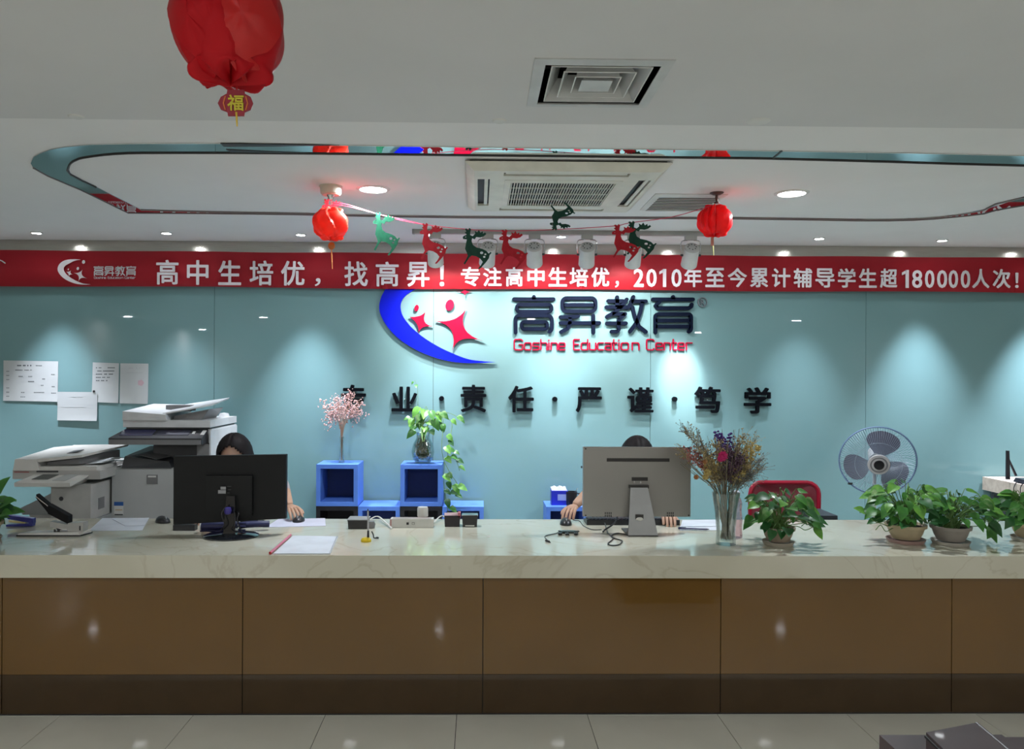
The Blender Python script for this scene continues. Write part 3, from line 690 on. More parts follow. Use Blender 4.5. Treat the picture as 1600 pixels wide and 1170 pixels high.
for i in range(46):
    a = rnd.uniform(-1,1); tilt = a*.40; sx = -.01 if a < 0 else 0
    h = rnd.uniform(.34,.56)*(1-.15*abs(a)); yd = rnd.uniform(-.08,.08)
    top = Vector((math.sin(tilt)*h*1.0, yd, h*math.cos(tilt)))
    mid = Vector((top.x*.25, yd*.3, .30+.02*rnd.random()))
    tube(b, [(rnd.uniform(-.004,.004),rnd.uniform(-.004,.004),.015),(rnd.uniform(-.006,.006),0,.18),mid,top], .0011, 3, 3)
    for k in range(16):
        s = rnd.random()**.7; c = mid.lerp(top, .25+.75*s)+Vector((rnd.gauss(0,.020),rnd.gauss(0,.018),rnd.gauss(0,.020)))
        r = rnd.uniform(.003,.0075); bmesh.ops.create_icosphere(b2, subdivisions=1, radius=r, matrix=Matrix.Translation(c))
obj('stems', b, TN, t); o = obj('flower_spray', b2, PK, t); o['kind'] = 'stuff'

# ------------------------------------------------------------------ leaves
def leaf_mesh(name, m, L=.1, W=.075, fold=.25, droop=.25):
    rows = [(0,.0),(.08,.28),(.25,.48),(.45,.46),(.65,.34),(.83,.17),(1,.0)]
    bm = B(); prev = None
    for s, wdt in rows:
        y = s*L; z = -droop*L*s*s; ww = wdt*W; yb = y-(.09*L if 0 < s < .3 else 0)
        cur = [bm.verts.new((-ww, yb, z+fold*ww)), bm.verts.new((-ww*.5, y-(.03*L if 0<s<.3 else 0), z+fold*ww*.62)), bm.verts.new((0, y, z)), bm.verts.new((ww*.5, y-(.03*L if 0<s<.3 else 0), z+fold*ww*.62)), bm.verts.new((ww, yb, z+fold*ww))] if wdt else [bm.verts.new((0,y,z))]
        if prev:
            if len(prev) == 1: 
                for i in range(4): bm.faces.new((prev[0], cur[i+1], cur[i]))
            elif len(cur) == 1:
                for i in range(4): bm.faces.new((prev[i], prev[i+1], cur[0]))
            else:
                for i in range(4): bm.faces.new((prev[i], prev[i+1], cur[i+1], cur[i]))
        prev = cur
    me = bpy.data.meshes.new(name); bm.to_mesh(me); bm.free(); me.materials.append(m); finish(me, 'all'); return me
LEAF = [leaf_mesh('leaf', GRN[k], fold=f, droop=d) for k in range(4) for f, d in ((.3,.25),(.15,.5))]
def put_leaf(par, pos, tip, nrm, s, k):
    tip = Vector(tip).normalized(); nrm = Vector(nrm); x = tip.cross(nrm)
    if x.length < .05: x = tip.cross(Vector((.3,-.8,.5)))
    x.normalize(); n = x.cross(tip).normalized()
    M = Matrix(((x.x,tip.x,n.x,pos[0]),(x.y,tip.y,n.y,pos[1]),(x.z,tip.z,n.z,pos[2]),(0,0,0,1)))
    o = bpy.data.objects.new('leaf', LEAF[k]); C.objects.link(o); o.parent = par; o.matrix_local = M @ Matrix.Scale(s, 4); return o

# pothos jar on the right cube
p = P(661, 705, 5.82)
t = thing('pothos_jar', 'round glass jar of pothos with a long vine trailing down the blue cube', 'plant in jar', (p.x, 5.82, zc)); T0 = Vector(t.location)
obj('jar', lathe(B(), [(0,0),(.05,0),(.075,.03),(.085,.08),(.075,.14),(.05,.18),(.05,.21),(.056,.225),(.052,.225),(.046,.21),(.046,.18),(.07,.14),(.08,.08),(.07,.033),(.048,.006),(0,.006)], 28), GL_, t)
b = B(); rnd = random.Random(5)
for i in range(30):
    pts = [(rnd.gauss(0,.01),rnd.gauss(0,.01),.20)]
    for j in range(5): pts.append((rnd.uniform(-.05,.05),rnd.uniform(-.05,.05),.02+.13*rnd.random()))
    tube(b, pts, .0022, 4, 3)
o = obj('roots', b, mat('root_brown', (.16,.14,.07), .8, col2=(.08,.09,.04), scale=30), t); o['kind'] = 'stuff'
b = B()
def pl(px, py, Y=5.80): return P(px, py, Y)-T0
def vy(y): return 5.80-.13*min(1, max(0, (y-650)/50))
def vine(b, pxs, r=.0022): tube(b, [pl(x, y, vy(y)) for x, y in pxs], r, 5, 4)
vine(b, [(660,690),(655,660),(653,640),(653,620),(652,605),(648,594)], .0014)
for e in ((645,655),(668,640),(680,645),(690,650),(645,665),(700,650)): vine(b, [(660,690),(660,665),(e[0]*.6+660*.4,e[1]-4),e])
vine(b, [(662,690),(672,655),(690,648),(692,670),(690,700),(694,725),(693,750),(696,775),(700,800),(699,812)])
vine(b, [(690,648),(706,660),(702,690),(700,712),(712,718),(718,735)]); vine(b, [(693,720),(704,740),(714,755),(716,768)]); vine(b, [(662,690),(676,648),(700,645),(716,652)])
obj('vine', b, STEM, t)
lv = [(655,636,1.25,1),(664,640,1.3,1),(673,642,1.1,0),(681,644,1.2,1),(690,644,.95,3),(645,654,1.0,1),(650,662,1.1,0),(648,672,1.1,0),(660,652,1.2,0),(668,658,1.25,1),(677,655,1.2,0),(684,660,1.1,2),(671,672,1.15,3),(664,666,1.0,1),(715,650,.95,3),(706,655,.7,1),(657,645,1.1,3),(692,662,.8,0),(699,679,.85,1),(702,687,.8,2),(697,697,1.0,1),(700,701,.8,0),(697,714,.9,1),(705,712,.8,0),(714,718,.8,2),(718,728,.7,1),(710,705,.6,3),(693,742,1.0,1),(701,738,.7,3),(709,757,1.1,1),(716,758,1.0,1),(704,768,.8,2),(712,772,.8,0),(698,780,.9,2),(703,792,.9,0),(695,765,.8,2),(700,752,.8,2),(706,800,.8,2),(641,652,.7,3),(650,601,.5,0),(646,596,.35,0),(668,668,1.0,0),(655,656,1.0,0)]
for x, y, s, k in lv:
    q = pl(x, y, 5.76+rnd.uniform(-.04,.07) if x < 690 else vy(y)-.02-rnd.uniform(0,.03)); dx = (x-662)/40
    put_leaf(t, q, (dx*.8+rnd.uniform(-.5,.5), -.5, -.5+rnd.uniform(-.4,.5)), (rnd.uniform(-.4,.4),-.8,.8), s*.72, k*2+rnd.randrange(2))

# ------------------------------------------------------------------ copiers
CPW = mat('copier_grey', (.40,.41,.40), .45, col2=(.39,.40,.39)); CPL = mat('copier_light', (.56,.57,.57), .4); CPD = mat('copier_dark', (.035,.037,.04), .4); CPM = mat('copier_mid', (.17,.17,.17), .45)
YC = 5.25
x0 = P(175,760,YC).x; x1 = P(326,700,YC).x; zz = lambda py, Y=YC: P(250, py, Y).z
t = thing('tall_copier', 'large grey and white office copier with a dark control panel, behind the black monitor', 'copier', ((x0+x1)/2, YC, 0)); hw = (x1-x0)/2
xx = lambda px, Y=YC: P(px, 700, Y).x-(x0+x1)/2
obj('body', box(B(), -hw, hw-.005, .02, .60, .04, zz(731)), CPW, t, bevel=.008)
b = B()
for s in (-1,1):
    for y in (.08,.5): cyl(b, (s*(hw-.06),y,0), (s*(hw-.06),y,.045), .025, n=12)
obj('casters', b, BLACKP, t)
for i in range(3): obj('paper_drawer', box(B(), -hw+.005, hw-.012, 0, .03, .06+.15*i, .2+.15*i), CPW, t, bevel=.006)
obj('front_cover', box(B(), -hw, xx(272), -.002, .03, .53, zz(733)), CPW, t, bevel=.008)
zb = zz(731)
obj('output_tray', hexa(B(), [(xx(190),-.0,zb),(xx(268),-.0,zb),(xx(268),.4,zb),(xx(190),.4,zb),(xx(193),.02,zb+.075),(xx(262),.02,zb+.04),(xx(262),.4,zb+.10),(xx(196),.4,zb+.11)]), CPD, t, bevel=.01)
obj('inner_bay', box(B(), xx(228), hw-.03, .12, .58, zb, zz(694)), CPD, t)
obj('right_column', box(B(), xx(306), hw-.005, .02, .60, zb, zz(694)), CPM, t, bevel=.006)
obj('side_panel', box(B(), hw-.006, hw+.004, .03, .60, zb-.1, zz(673)), CPL, t, bevel=.002)
sh = obj('printed_sheet', hexa(B(), [(xx(213),.03,zb+.085),(xx(245),.0,zb+.055),(xx(268),.2,zb+.075),(xx(220),.25,zb+.10),(xx(213),.03,zb+.087),(xx(245),.0,zb+.057),(xx(268),.2,zb+.077),(xx(220),.25,zb+.102)]), CPM, t)
# scanner unit and control panel
z1, z2, z3 = zz(693), zz(681), zz(671)
obj('scanner_housing', box(B(), xx(190), hw, .06, .60, z1, z3), CPL, t, bevel=.004)
b = hexa(B(), [(xx(176),-.06,z1),(xx(320),-.06,z1),(xx(320),.10,z1),(xx(176),.10,z1),(xx(176),-.06,z2-.01),(xx(320),-.06,z2-.01),(xx(320),.06,z3),(xx(190),.06,z3)])
obj('control_panel', b, CPD, t, bevel=.004)
obj('panel_lip', box(B(), xx(177), xx(319), -.064, -.058, z1-.002, z1+.03), CPM, t, bevel=.002)
def on_panel(u0, u1, v0, v1, m, nm):
    def q(u, v): return Vector((xx(u), -.06+.12*v-.0, z2-.01+(z3-z2+.01)*v+.0008))
    obj(nm, hexa(B(), [q(u0,v0),q(u1,v0),q(u1,v1),q(u0,v1),q(u0,v0)+Vector((0,0,.003)),q(u1,v0)+Vector((0,0,.003)),q(u1,v1)+Vector((0,0,.003)),q(u0,v1)+Vector((0,0,.003))]), m, t)
on_panel(189, 240, .25, .85, mat('touch_screen', (.05,.05,.10), .12), 'touch_screen'); on_panel(244, 296, .3, .8, mat('key_area', (.04,.04,.06), .5), 'key_pad')
on_panel(300, 304, .45, .7, WPL, 'button'); on_panel(314, 320, .35, .8, WPL, 'button')
z4 = zz(668); z5 = zz(657); z6 = zz(643)
obj('platen_gap', box(B(), xx(192), xx(324), .05, .58, z3, z4), CPD, t)
obj('document_lid', box(B(), xx(189), xx(326), .03, .60, z4, z5), CPL, t, bevel=.006)
b = hexa(B(), [(xx(189),.02,z5),(xx(258),.02,z5),(xx(258),.5,z5),(xx(189),.5,z5),(xx(189),.02,z6),(xx(256),.02,z6-.02),(xx(256),.45,z6+.03),(xx(196),.45,z6+.035)])
obj('document_feeder', b, CPL, t, bevel=.012)
b = hexa(B(), [(xx(250),.04,z6-.022),(xx(326),.06,zz(634)),(xx(326),.42,zz(631)+.02),(xx(250),.45,z6+.02),(xx(250),.04,z6-.012),(xx(327),.06,zz(632.5)),(xx(327),.42,zz(631)+.032),(xx(250),.45,z6+.032)])
obj('feeder_tray', b, CPL, t, bevel=.004)
obj('tray_support', hexa(B(), [(xx(262),.10,z5),(xx(306),.10,z5),(xx(306),.4,z5),(xx(262),.4,z5),(xx(262),.10,z6-.035),(xx(318),.10,zz(640)),(xx(318),.4,zz(640)),(xx(262),.4,z6-.035)]), CPM, t)
obj('paper_guide', box(B(), xx(240), xx(280), .2, .3, z6-.005, z6+.035), CPM, t, bevel=.004)
obj('hinge_cover', lathe(B(), [(0,.03),(.03,.025),(.04,0)], 14, c=(hw-.06,.5,z5)), CPL, t)
obj('round_handle', box(B(), xx(230), xx(247), -.005, -.0025, zz(756), zz(741.5)), CPM, t, bevel=.001)
obj('handle_plate', box(B(), xx(232), xx(244.5), -.0065, -.005, zz(745.5), zz(743)), WPL, t)
obj('blue_sticker', box(B(), xx(179), xx(193.5), -.0035, -.0022, zz(790), zz(784)), mat('sticker_blue', (.03,.12,.38), .5), t)
obj('sticker', box(B(), xx(179), xx(193.5), -.0035, -.0022, zz(804.5), zz(790)), WPL, t)
obj('sticker_line', box(B(), xx(180), xx(193), -.0042, -.0035, zz(804.5), zz(803)), CPD, t)
obj('sticker_line', box(B(), xx(181), xx(192), -.0042, -.0035, zz(797), zz(796)), mat('sticker_orange', (.5,.3,.1), .5), t)

YC = 5.0
t = thing('small_copier', 'smaller beige multifunction printer at the far left behind the staplers', 'printer', (P(85,760,YC).x, YC, 0)); cx_ = t.location.x
xx = lambda px, Y=YC: P(px, 700, Y).x-cx_
zz = lambda py, Y=YC: P(80, py, Y).z
BG = mat('printer_beige', (.43,.425,.40), .45); BG2 = mat('printer_cream', (.60,.59,.55), .4)
tb = thing('printer_table', 'low grey stand under the small printer, hidden behind the desk', 'table', (cx_, YC, 0))
obj('top', box(B(), xx(40)-.05, xx(146), .0, .60, .60, .63), GREYP, tb, bevel=.004)
for a in (xx(40)-.03, xx(140)):
    for y in (.03,.57): obj('leg', box(B(), a-.015, a+.015, y-.015, y+.015, 0, .6), GREYP, tb)
zt_ = .6305
obj('body', box(B(), xx(80), xx(142), .0, .55, zt_, zz(757)), BG, t, bevel=.012)
obj('base_unit', box(B(), xx(40), xx(82), .05, .55, zt_, zz(806)), BG, t, bevel=.01)
obj('dark_recess', box(B(), xx(64), xx(82), .12, .5, zz(806), zz(757)), CPD, t)
obj('output_tray', hexa(B(), [(xx(30),.04,zz(806)),(xx(82),.04,zz(806)),(xx(82),.4,zz(806)),(xx(30),.4,zz(806)),(xx(26),.03,zz(796)),(xx(80),.03,zz(770)),(xx(80),.4,zz(770)),(xx(26),.4,zz(786))]), GREYP, t, bevel=.006)
obj('side_grip', box(B(), xx(142)-.001, xx(142)+.002, .10, .18, zz(800), zz(782)), CPM, t)
obj('side_grip', box(B(), xx(142)-.001, xx(142)+.002, .36, .44, zz(800), zz(782)), CPM, t)
obj('power_button', lathe(B(), [(0,.004),(.012,.003),(.014,0)], 16, c=(xx(96),-.001,zz(779)), M=Matrix.Rotation(PI/2,4,'X')), CPD, t)
b = hexa(B(), [(xx(37),-.10,zz(757)),(xx(122),-.10,zz(757)),(xx(122),.08,zz(757)),(xx(37),.08,zz(757)),(xx(37),-.10,zz(751)),(xx(122),-.10,zz(751)),(xx(138),.08,zz(741)),(xx(50),.08,zz(741))])
obj('control_panel', b, BG2, t, bevel=.005)
def onp(u0,u1,v0,v1,m,nm):
    def q(u, v): return Vector((xx(u+13*v), -.10+.18*v, zz(751)+(zz(741)-zz(751))*v+.001))
    obj(nm, hexa(B(), [q(u0,v0),q(u1,v0),q(u1,v1),q(u0,v1)]+[c+Vector((0,0,.003)) for c in (q(u0,v0),q(u1,v0),q(u1,v1),q(u0,v1))]), m, t)
onp(52,77,.3,.85, mat('lcd', (.12,.13,.12), .2), 'display'); onp(88,108,.2,.8, mat('key_grey', (.40,.41,.40), .5), 'key_pad')
obj('scanner_bed', box(B(), xx(14), xx(152), .04, .58, zz(750), zz(736)), BG, t, bevel=.01)
obj('red_line', box(B(), xx(17), xx(40), .037, .041, zz(739.5), zz(738)), mat('red_line', (.35,.08,.08), .5), t)
obj('dark_gap', box(B(), xx(52), xx(86), .036, .042, zz(739), zz(736.5)), CPD, t)
b = hexa(B(), [(xx(16),.03,zz(736)),(xx(56),.03,zz(736)),(xx(56),.5,zz(736)),(xx(16),.5,zz(736)),(xx(16),.05,zz(719)),(xx(50),.05,zz(719)),(xx(56),.45,zz(706)),(xx(24),.45,zz(709))])
obj('document_feeder', b, BG2, t, bevel=.015)
obj('document_lid', box(B(), xx(54), xx(146), .04, .55, zz(736), zz(730)), BG2, t, bevel=.006)
b = hexa(B(), [(xx(50),.05,zz(724)),(xx(120),.06,zz(716)),(xx(150),.45,zz(707)),(xx(58),.45,zz(709)),(xx(50),.05,zz(719)),(xx(120),.06,zz(712)),(xx(152),.45,zz(703.5)),(xx(58),.45,zz(705))])
obj('feeder_tray', b, BG2, t, bevel=.006)
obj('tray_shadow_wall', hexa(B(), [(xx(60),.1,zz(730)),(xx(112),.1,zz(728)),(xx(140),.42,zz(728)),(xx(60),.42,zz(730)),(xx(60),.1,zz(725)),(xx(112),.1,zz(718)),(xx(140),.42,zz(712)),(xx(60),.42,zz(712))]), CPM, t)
obj('loose_paper', hexa(B(), [(xx(118),.12,zz(729)),(xx(146),.12,zz(726)),(xx(160),.3,zz(722)),(xx(130),.3,zz(723)),(xx(118),.12,zz(728.5)),(xx(146),.12,zz(725.5)),(xx(160),.3,zz(721.5)),(xx(130),.3,zz(722.5))]), PAP, t)
obj('paper_slot', hexa(B(), [(xx(78),.2,zz(714)),(xx(96),.2,zz(711)),(xx(99),.26,zz(709)),(xx(82),.26,zz(711)),(xx(78),.2,zz(713)),(xx(96),.2,zz(710)),(xx(99),.26,zz(708)),(xx(82),.26,zz(710))]), CPD, t)

# ------------------------------------------------------------------ on the worktop
def on(px, py): q = Pz(px, py, ZT); return Vector((q.x, q.y, ZT+.0005))
# black monitor
q = on(361, 838)
t = thing('black_monitor', 'wide black monitor seen from behind on a round glossy base', 'monitor', q, .0)
Ym = q.y+.03
g = lambda px, py, Y=Ym: P(px, py, Y)-q
a, c = g(272,817), g(446,711)
MONB = mat('monitor_black', (.006,.007,.008), .5, spec=.3)
obj('back_shell', hexa(B(), [(a.x,.02,g(272,819).z),(c.x,.045,g(446,811).z),(c.x,.075,g(446,811).z),(a.x,.05,g(272,819).z),(a.x,.02,g(272,712.5).z),(c.x,.045,g(446,710.5).z),(c.x,.075,g(446,710.5).z),(a.x,.05,g(272,712.5).z)]), MONB, t, bevel=.006)
obj('rear_bulge', box(B(), a.x+.16, c.x-.16, .012, .04, a.z+.04, c.z-.10), MONB, t, bevel=.012)
obj('screen', hexa(B(), [(a.x+.012,.0505,a.z+.012),(c.x-.012,.0755,a.z+.014),(c.x-.012,.0765,a.z+.014),(a.x+.012,.0515,a.z+.012),(a.x+.012,.0505,c.z-.012),(c.x-.012,.0755,c.z-.012),(c.x-.012,.0765,c.z-.012),(a.x+.012,.0515,c.z-.012)]), mat('screen_glow', (.1,.1,.1), .2, emis=(.55,.7,1), estr=.6), t)
s0 = g(344,769.5); s1 = g(356,758)
lb = obj('label', box(B(), s0.x, s1.x, -.0015, -.0003, s0.z, s0.z+.017), mat('label_white', (.35,.36,.38), .5), t); 
obj('label', box(B(), s0.x+.012, s1.x, -.0015, -.0003, s0.z+.020, s1.z-.003), mat('label_white', (.5,.5,.5)), t)
b = B()
for i, (u, v) in enumerate(((358,759),(359,764),(358,769))):
    e = g(u, v); box(b, e.x, e.x+.02-.004*i, -.0012, -.0003, e.z, e.z+.003)
obj('fine_print', b, mat('print_grey', (.07,.07,.075), .5), t)
obj('foot', lathe(B(), [(0,.022),(.05,.02),(.12,.012),(.135,.006),(.135,0),(0,0)], 48, sy=.85), mat('gloss_black', (.01,.012,.016), .08, coat=1), t)
obj('neck', hexa(B(), [(-.03,-.03,.015),(.03,-.03,.015),(.03,.015,.015),(-.03,.015,.015),(-.02,-.01,.20),(.02,-.01,.20),(.02,.01,.20),(-.02,.01,.20)]), mat('gloss_black', (.01,.012,.016)), t, bevel=.006)
NB = mat('cable_navy', (.015,.016,.06), .45)
obj('plug', lathe(B(), [(0,0),(.014,.004),(.018,.018),(.014,.034),(0,.038)], 14, c=(g(363,796).x,-.04,g(363,800).z)), mat('plug_purple', (.04,.03,.22), .4), t)
b = B()
tube(b, [g(365,797)+Vector((0,-.03,0)),(.03,-.05,.13),(.035,-.055,.08),(.02,-.05,.045),(.045,-.03,.03)], .0035, 6)
tube(b, [(-.01,-.035,.16),(-.03,-.05,.12),(-.015,-.055,.07),(-.035,-.05,.04)], .003, 6)
tube(b, [g(372,797)+Vector((0,-.03,0)),(.05,-.045,.12),(.045,-.05,.09),(.065,-.04,.03)], .003, 6)
obj('cable', b, BLACKP, t)
# bundled cables beside the foot
q2 = on(340, 832)
t = thing('cable_bundle', 'thick bundle of navy cable tied with white strips around the black monitor foot', 'cable bundle', q2)
b = B(); tube(b, [(-.075,.0,.03),(-.04,-.004,.034),(0,0,.034),(.05,.01,.034),(.09,.02,.036)], .026, 14, 4); obj('cable_coil', b, NB, t)
b = B(); tube(b, [(.10,.02,.03),(.14,.035,.034),(.19,.05,.034),(.24,.07,.03)], .017, 12, 4); obj('cable_coil', b, NB, t)
for z, yy in ((.012,-.03),(.03,-.03),(.045,-.02)):
    b = B(); tube(b, [(-.08,yy+.01,z),(-.04,yy,z+.002),(.02,yy+.004,z),(.08,yy+.02,z+.004),(.14,yy+.03,z)], .005, 6, 4); obj('cable', b, NB, t)
for x in (-.078, .095): 
    b = B(); tube(b, [(x, .03*math.cos(a)+.0+(.02 if x > 0 else 0), .033+.028*math.sin(a)) for a in [i*PI/6 for i in range(12)]], .0035, 5, 1); obj('tie', b, WPL, t)
q2 = on(291, 828)
tag(obj('power_adapter', box(B(), -.06, .05, -.02, .02, 0, .028), BLACKP, bevel=.006, loc=q2), 'black power adapter lying left of the cable bundle', 'power adapter')
t = thing('keyboard', 'dark keyboard half hidden behind the black monitor', 'keyboard', on(350, 816))
def keyboard(t, m=BLACKP, w=.44, d=.15):
    obj('case', hexa(B(), [(-w/2,-d/2,0),(w/2,-d/2,0),(w/2,d/2,0),(-w/2,d/2,0),(-w/2,-d/2,.028),(w/2,-d/2,.028),(w/2,d/2,.014),(-w/2,d/2,.014)]), m, t, bevel=.004)
    km = bpy.data.meshes.new('key'); b = box(B(), -.0078,.0078,-.008,.008,0,.006); b.to_mesh(km); b.free(); km.materials.append(mat('key_black', (.03,.03,.035), .4))
    for r in range(5):
        for i in range(int(w/.021)):
            o = bpy.data.objects.new('key', km); C.objects.link(o); o.parent = t; y = -d/2+.025+r*.024
            o.location = (-w/2+.02+i*.0205, y, .028-.014*(y+d/2)/d+.0005)
keyboard(t, w=.40, d=.12)
def mouse(px, py, label, rz=0):
    t = thing('mouse', label, 'computer mouse', on(px, py), rz)
    b = B(); prof = []
    n = 10
    bmesh.ops.create_uvsphere(b, u_segments=20, v_segments=10, radius=1)
    for v in b.verts:
        x, y, z = v.co; z = max(z, 0); v.co = Vector((x*.032*(1-.12*y), y*.055, z*.034*(1+.15*y*(1 if y > 0 else .6))))
    obj('shell', b, BLACKP, t, smooth='all')
    obj('wheel', cyl(B(), (-.003,-.03,.026), (.003,-.03,.026), .009, n=14), GREYP, t)
    return t
mouse(254, 816, 'black computer mouse left of the black monitor', .9)
# papers on the worktop
def sheet(quad, label, m=PAP, h=.0012, cat='paper', z=0, nm='paper'):
    q = [Pz(x, y, ZT+z) for x, y in quad]; c = (q[0]+q[1]+q[2]+q[3])/4; c.z = ZT+z+.0005
    b = hexa(B(), [Vector((p.x-c.x,p.y-c.y,0)) for p in q]+[Vector((p.x-c.x,p.y-c.y,h)) for p in q])
    return tag(obj(nm, b, m, loc=c), label, cat)
WP2 = mat('copy_paper', (.62,.66,.72), .6)
sheet([(138,830),(222,829),(233,809.5),(160,810)], 'white sheets lying behind the heavy stapler by the mouse', WP2, .002)
sheet([(196,822),(226,821),(233,809),(175,811)], 'thin top sheet on the white papers by the left mouse', WP2, .001, z=.003)
sheet([(415,824),(509,822),(508,810),(435,811)], 'white sheet under the hand right of the black monitor', mat('lilac_paper', (.60,.60,.70), .6), .0015)
# clipped sheet with red spine
p4 = [(427,866),(516,866),(528,839),(458,838)]
q = [Pz(x, y, ZT) for x, y in p4]; c = sum(q, Vector())/4; c.z = ZT+.0005
t = thing('report_folder', 'thin clear report folder with a pink-red slide spine at the counter front', 'folder', c)
rel = [p-c for p in q]
obj('pages', hexa(B(), [Vector((p.x,p.y,0)) for p in rel]+[Vector((p.x,p.y,.004)) for p in rel]), WP2, t)
b = B(); cyl(b, Vector((rel[0].x-.012,rel[0].y,.006)), Vector((rel[3].x-.012,rel[3].y,.006)), .006, n=10); obj('spine', b, mat('spine_pink', (.62,.16,.24), .3), t, smooth=50)
obj('spine_end', cyl(B(), Vector((rel[0].x-.0145,rel[0].y-.004,.006)), Vector((rel[0].x-.012,rel[0].y,.006)), .0065, n=10), mat('spine_red', (.45,.02,.03), .3), t)
obj('cover_edge', cyl(B(), Vector((rel[1].x-.004,rel[1].y,.005)), Vector((rel[2].x-.004,rel[2].y,.005)), .0012, n=6), GREYP, t)

# pen stand
q = on(572, 846); t = thing('counter_pen', 'counter pen standing upright in a small yellow holder', 'pen', q)
YEL = mat('yellow_plastic', (.62,.45,.01), .4)
obj('holder_base', lathe(B(), [(0,.018),(.018,.018),(.025,.010),(.025,0),(0,0)], 24), YEL, t)
obj('socket', cyl(B(), (.008,.012,.015), (.008,.014,.05), .006, .0045, 12), BLACKP, t)
obj('barrel', cyl(B(), (.008,.014,.045), (.006,.014,.145), .0045, .004, 12), mat('pen_grey', (.42,.42,.45), .35), t)
obj('tip', cyl(B(), (.006,.014,.145), (.006,.014,.155), .004, .001, 12), BLACKP, t)
q = on(586, 842); b = B(); tube(b, [(-.018,.01,.035),(-.01,.005,.02),(-.006,0,.006),(.005,0,.004),(.016,0,.004)], .003, 6); tube(b, [(.004,0,.004),(.010,.001,.006),(.018,0,.004)], .0045, 8)
tag(obj('pen_cord_end', b, BLACKP, loc=q), 'small black pen clip lying right of the yellow holder', 'clip')

# black box, power strip, card readers
def px_box(name, px0, px1, pyb, pyt, depth, m, label, cat, bev=.004, top=None):
    q = on((px0+px1)/2, pyb); a = P(px0, pyb, q.y); c = P(px1, pyt, q.y)
    t = thing(name, label, cat, q); w = (c.x-a.x)/2; h = c.z-ZT
    tp = top if top is not None else 1
    obj('case', hexa(B(), [(-w*tp,0,0),(w*tp,0,0),(w*tp,depth,0),(-w*tp,depth,0),(-w,0,h),(w,0,h),(w,depth,h),(-w,depth,h)]), m, t, bevel=bev)
    return t, w, h
t, w_, h_ = px_box('terminal', 543, 574, 826.5, 813, .10, BLACKP, 'black desk box with a pale rim behind the counter pen', 'black box', top=.92)
obj('rim', box(B(), -w_-.003, w_+.003, -.003, .10, h_, h_+.004), GREYP, t, bevel=.001)
obj('side_lobe', lathe(B(), [(0,0),(.022,0),(.026,.02),(.02,.035),(0,.036)], 16, c=(w_+.012,.03,0)), CPM, t)
t, w_, h_ = px_box('power_strip', 610, 677, 824.5, 811, .055, WPL, 'white power strip with a switch, behind the counter centre', 'power strip', .006)
obj('switch', box(B(), -.028, -.016, -.003, .001, .016, .028), BLACKP, t, bevel=.001)
obj('socket', box(B(), 0, .014, -.002, .001, .016, .028), CPM, t)
obj('socket_face', box(B(), .002, .012, -.003, -.001, .018, .026), WPL, t)
obj('end_cap', box(B(), -w_-.003, -w_+.006, -.002, .057, .01, h_-.003), mat('strip_pink', (.5,.28,.27), .5), t, bevel=.003)
obj('surface', box(B(), -w_+.01, w_-.01, .006, .049, h_, h_+.001), mat('strip_top', (.38,.33,.31), .5), t)
q = on(660, 822); t = thing('plug_adapter', 'white plug adapter standing on the power strip', 'plug adapter', (q.x, q.y+.018, ZT+h_+.002))
obj('housing', lathe(B(), [(0,0),(.027,0),(.029,.004),(.029,.042),(.026,.052),(.0,.054)], 20, sy=.75), WPL, t)
obj('pins', box(B(), -.008, .008, -.002, .002, -.001, .001), CHROME, t)
for pts, lab in (([(612,824),(600,812),(590,806),(580,808),(572,812)], 'left'), ([(676,812),(690,805),(702,808)], 'right')):
    q0 = on(*pts[0]); b = B(); pr = []
    for i, (x, y) in enumerate(pts):
        pp = Pz(x, min(y+6, 826), ZT+.004); pr.append((pp.x-q0.x, pp.y-q0.y+.0, .004+.018*math.sin(PI*i/(len(pts)-1))))
    tube(b, pr, .0035, 6); tube(b, [(x_, y_+.015, z_*.8+.002) for x_, y_, z_ in pr], .003, 6)
    tag(obj('white_cable', b, WPL, loc=q0), {'left':'white cable arching from the left end of the power strip', 'right':'short white cable behind the white plug adapter'}[lab], 'cable')
t, w_, h_ = px_box('card_box', 694, 719, 823, 806, .07, mat('dark_plum', (.018,.012,.018), .4), 'dark open box with a pink and white card, left of its twin', 'small box', top=.92)
obj('card', hexa(B(), [(-w_+.002,.005,h_-.005),(w_-.004,.005,h_-.012),(w_-.004,.012,h_-.012),(-w_+.002,.012,h_-.005),(-w_,.02,h_+.012),(w_-.006,.02,h_+.014),(w_-.006,.026,h_+.014),(-w_,.026,h_+.012)]), mat('card_pink', (.52,.36,.38), .5), t)
obj('pink_tag', box(B(), w_-.012, w_+.002, .0, .03, h_-.01, h_+.018), mat('tag_pink', (.50,.16,.2), .5), t, bevel=.003)
t, w_, h_ = px_box('card_reader', 722, 746, 823.5, 805.5, .06, mat('reader_black', (.018,.018,.022), .3, coat=.3), 'black glossy desk reader with a silver rim, right of its twin', 'card reader', .006, top=.94)
obj('rim', box(B(), -w_-.0025, w_+.0025, .003, .064, h_-.003, h_+.002), CHROME, t, bevel=.001)
obj('slot_label', box(B(), -w_*.6, w_*.6, -.0015, .001, .004, .010), WPL, t)
tag(obj('scrap', lathe(B(), [(0,.001),(.009,.001),(.010,0),(0,0)], 12), WPL, loc=on(763,838)), 'tiny white scrap lying on the marble right of the card readers', 'scrap')

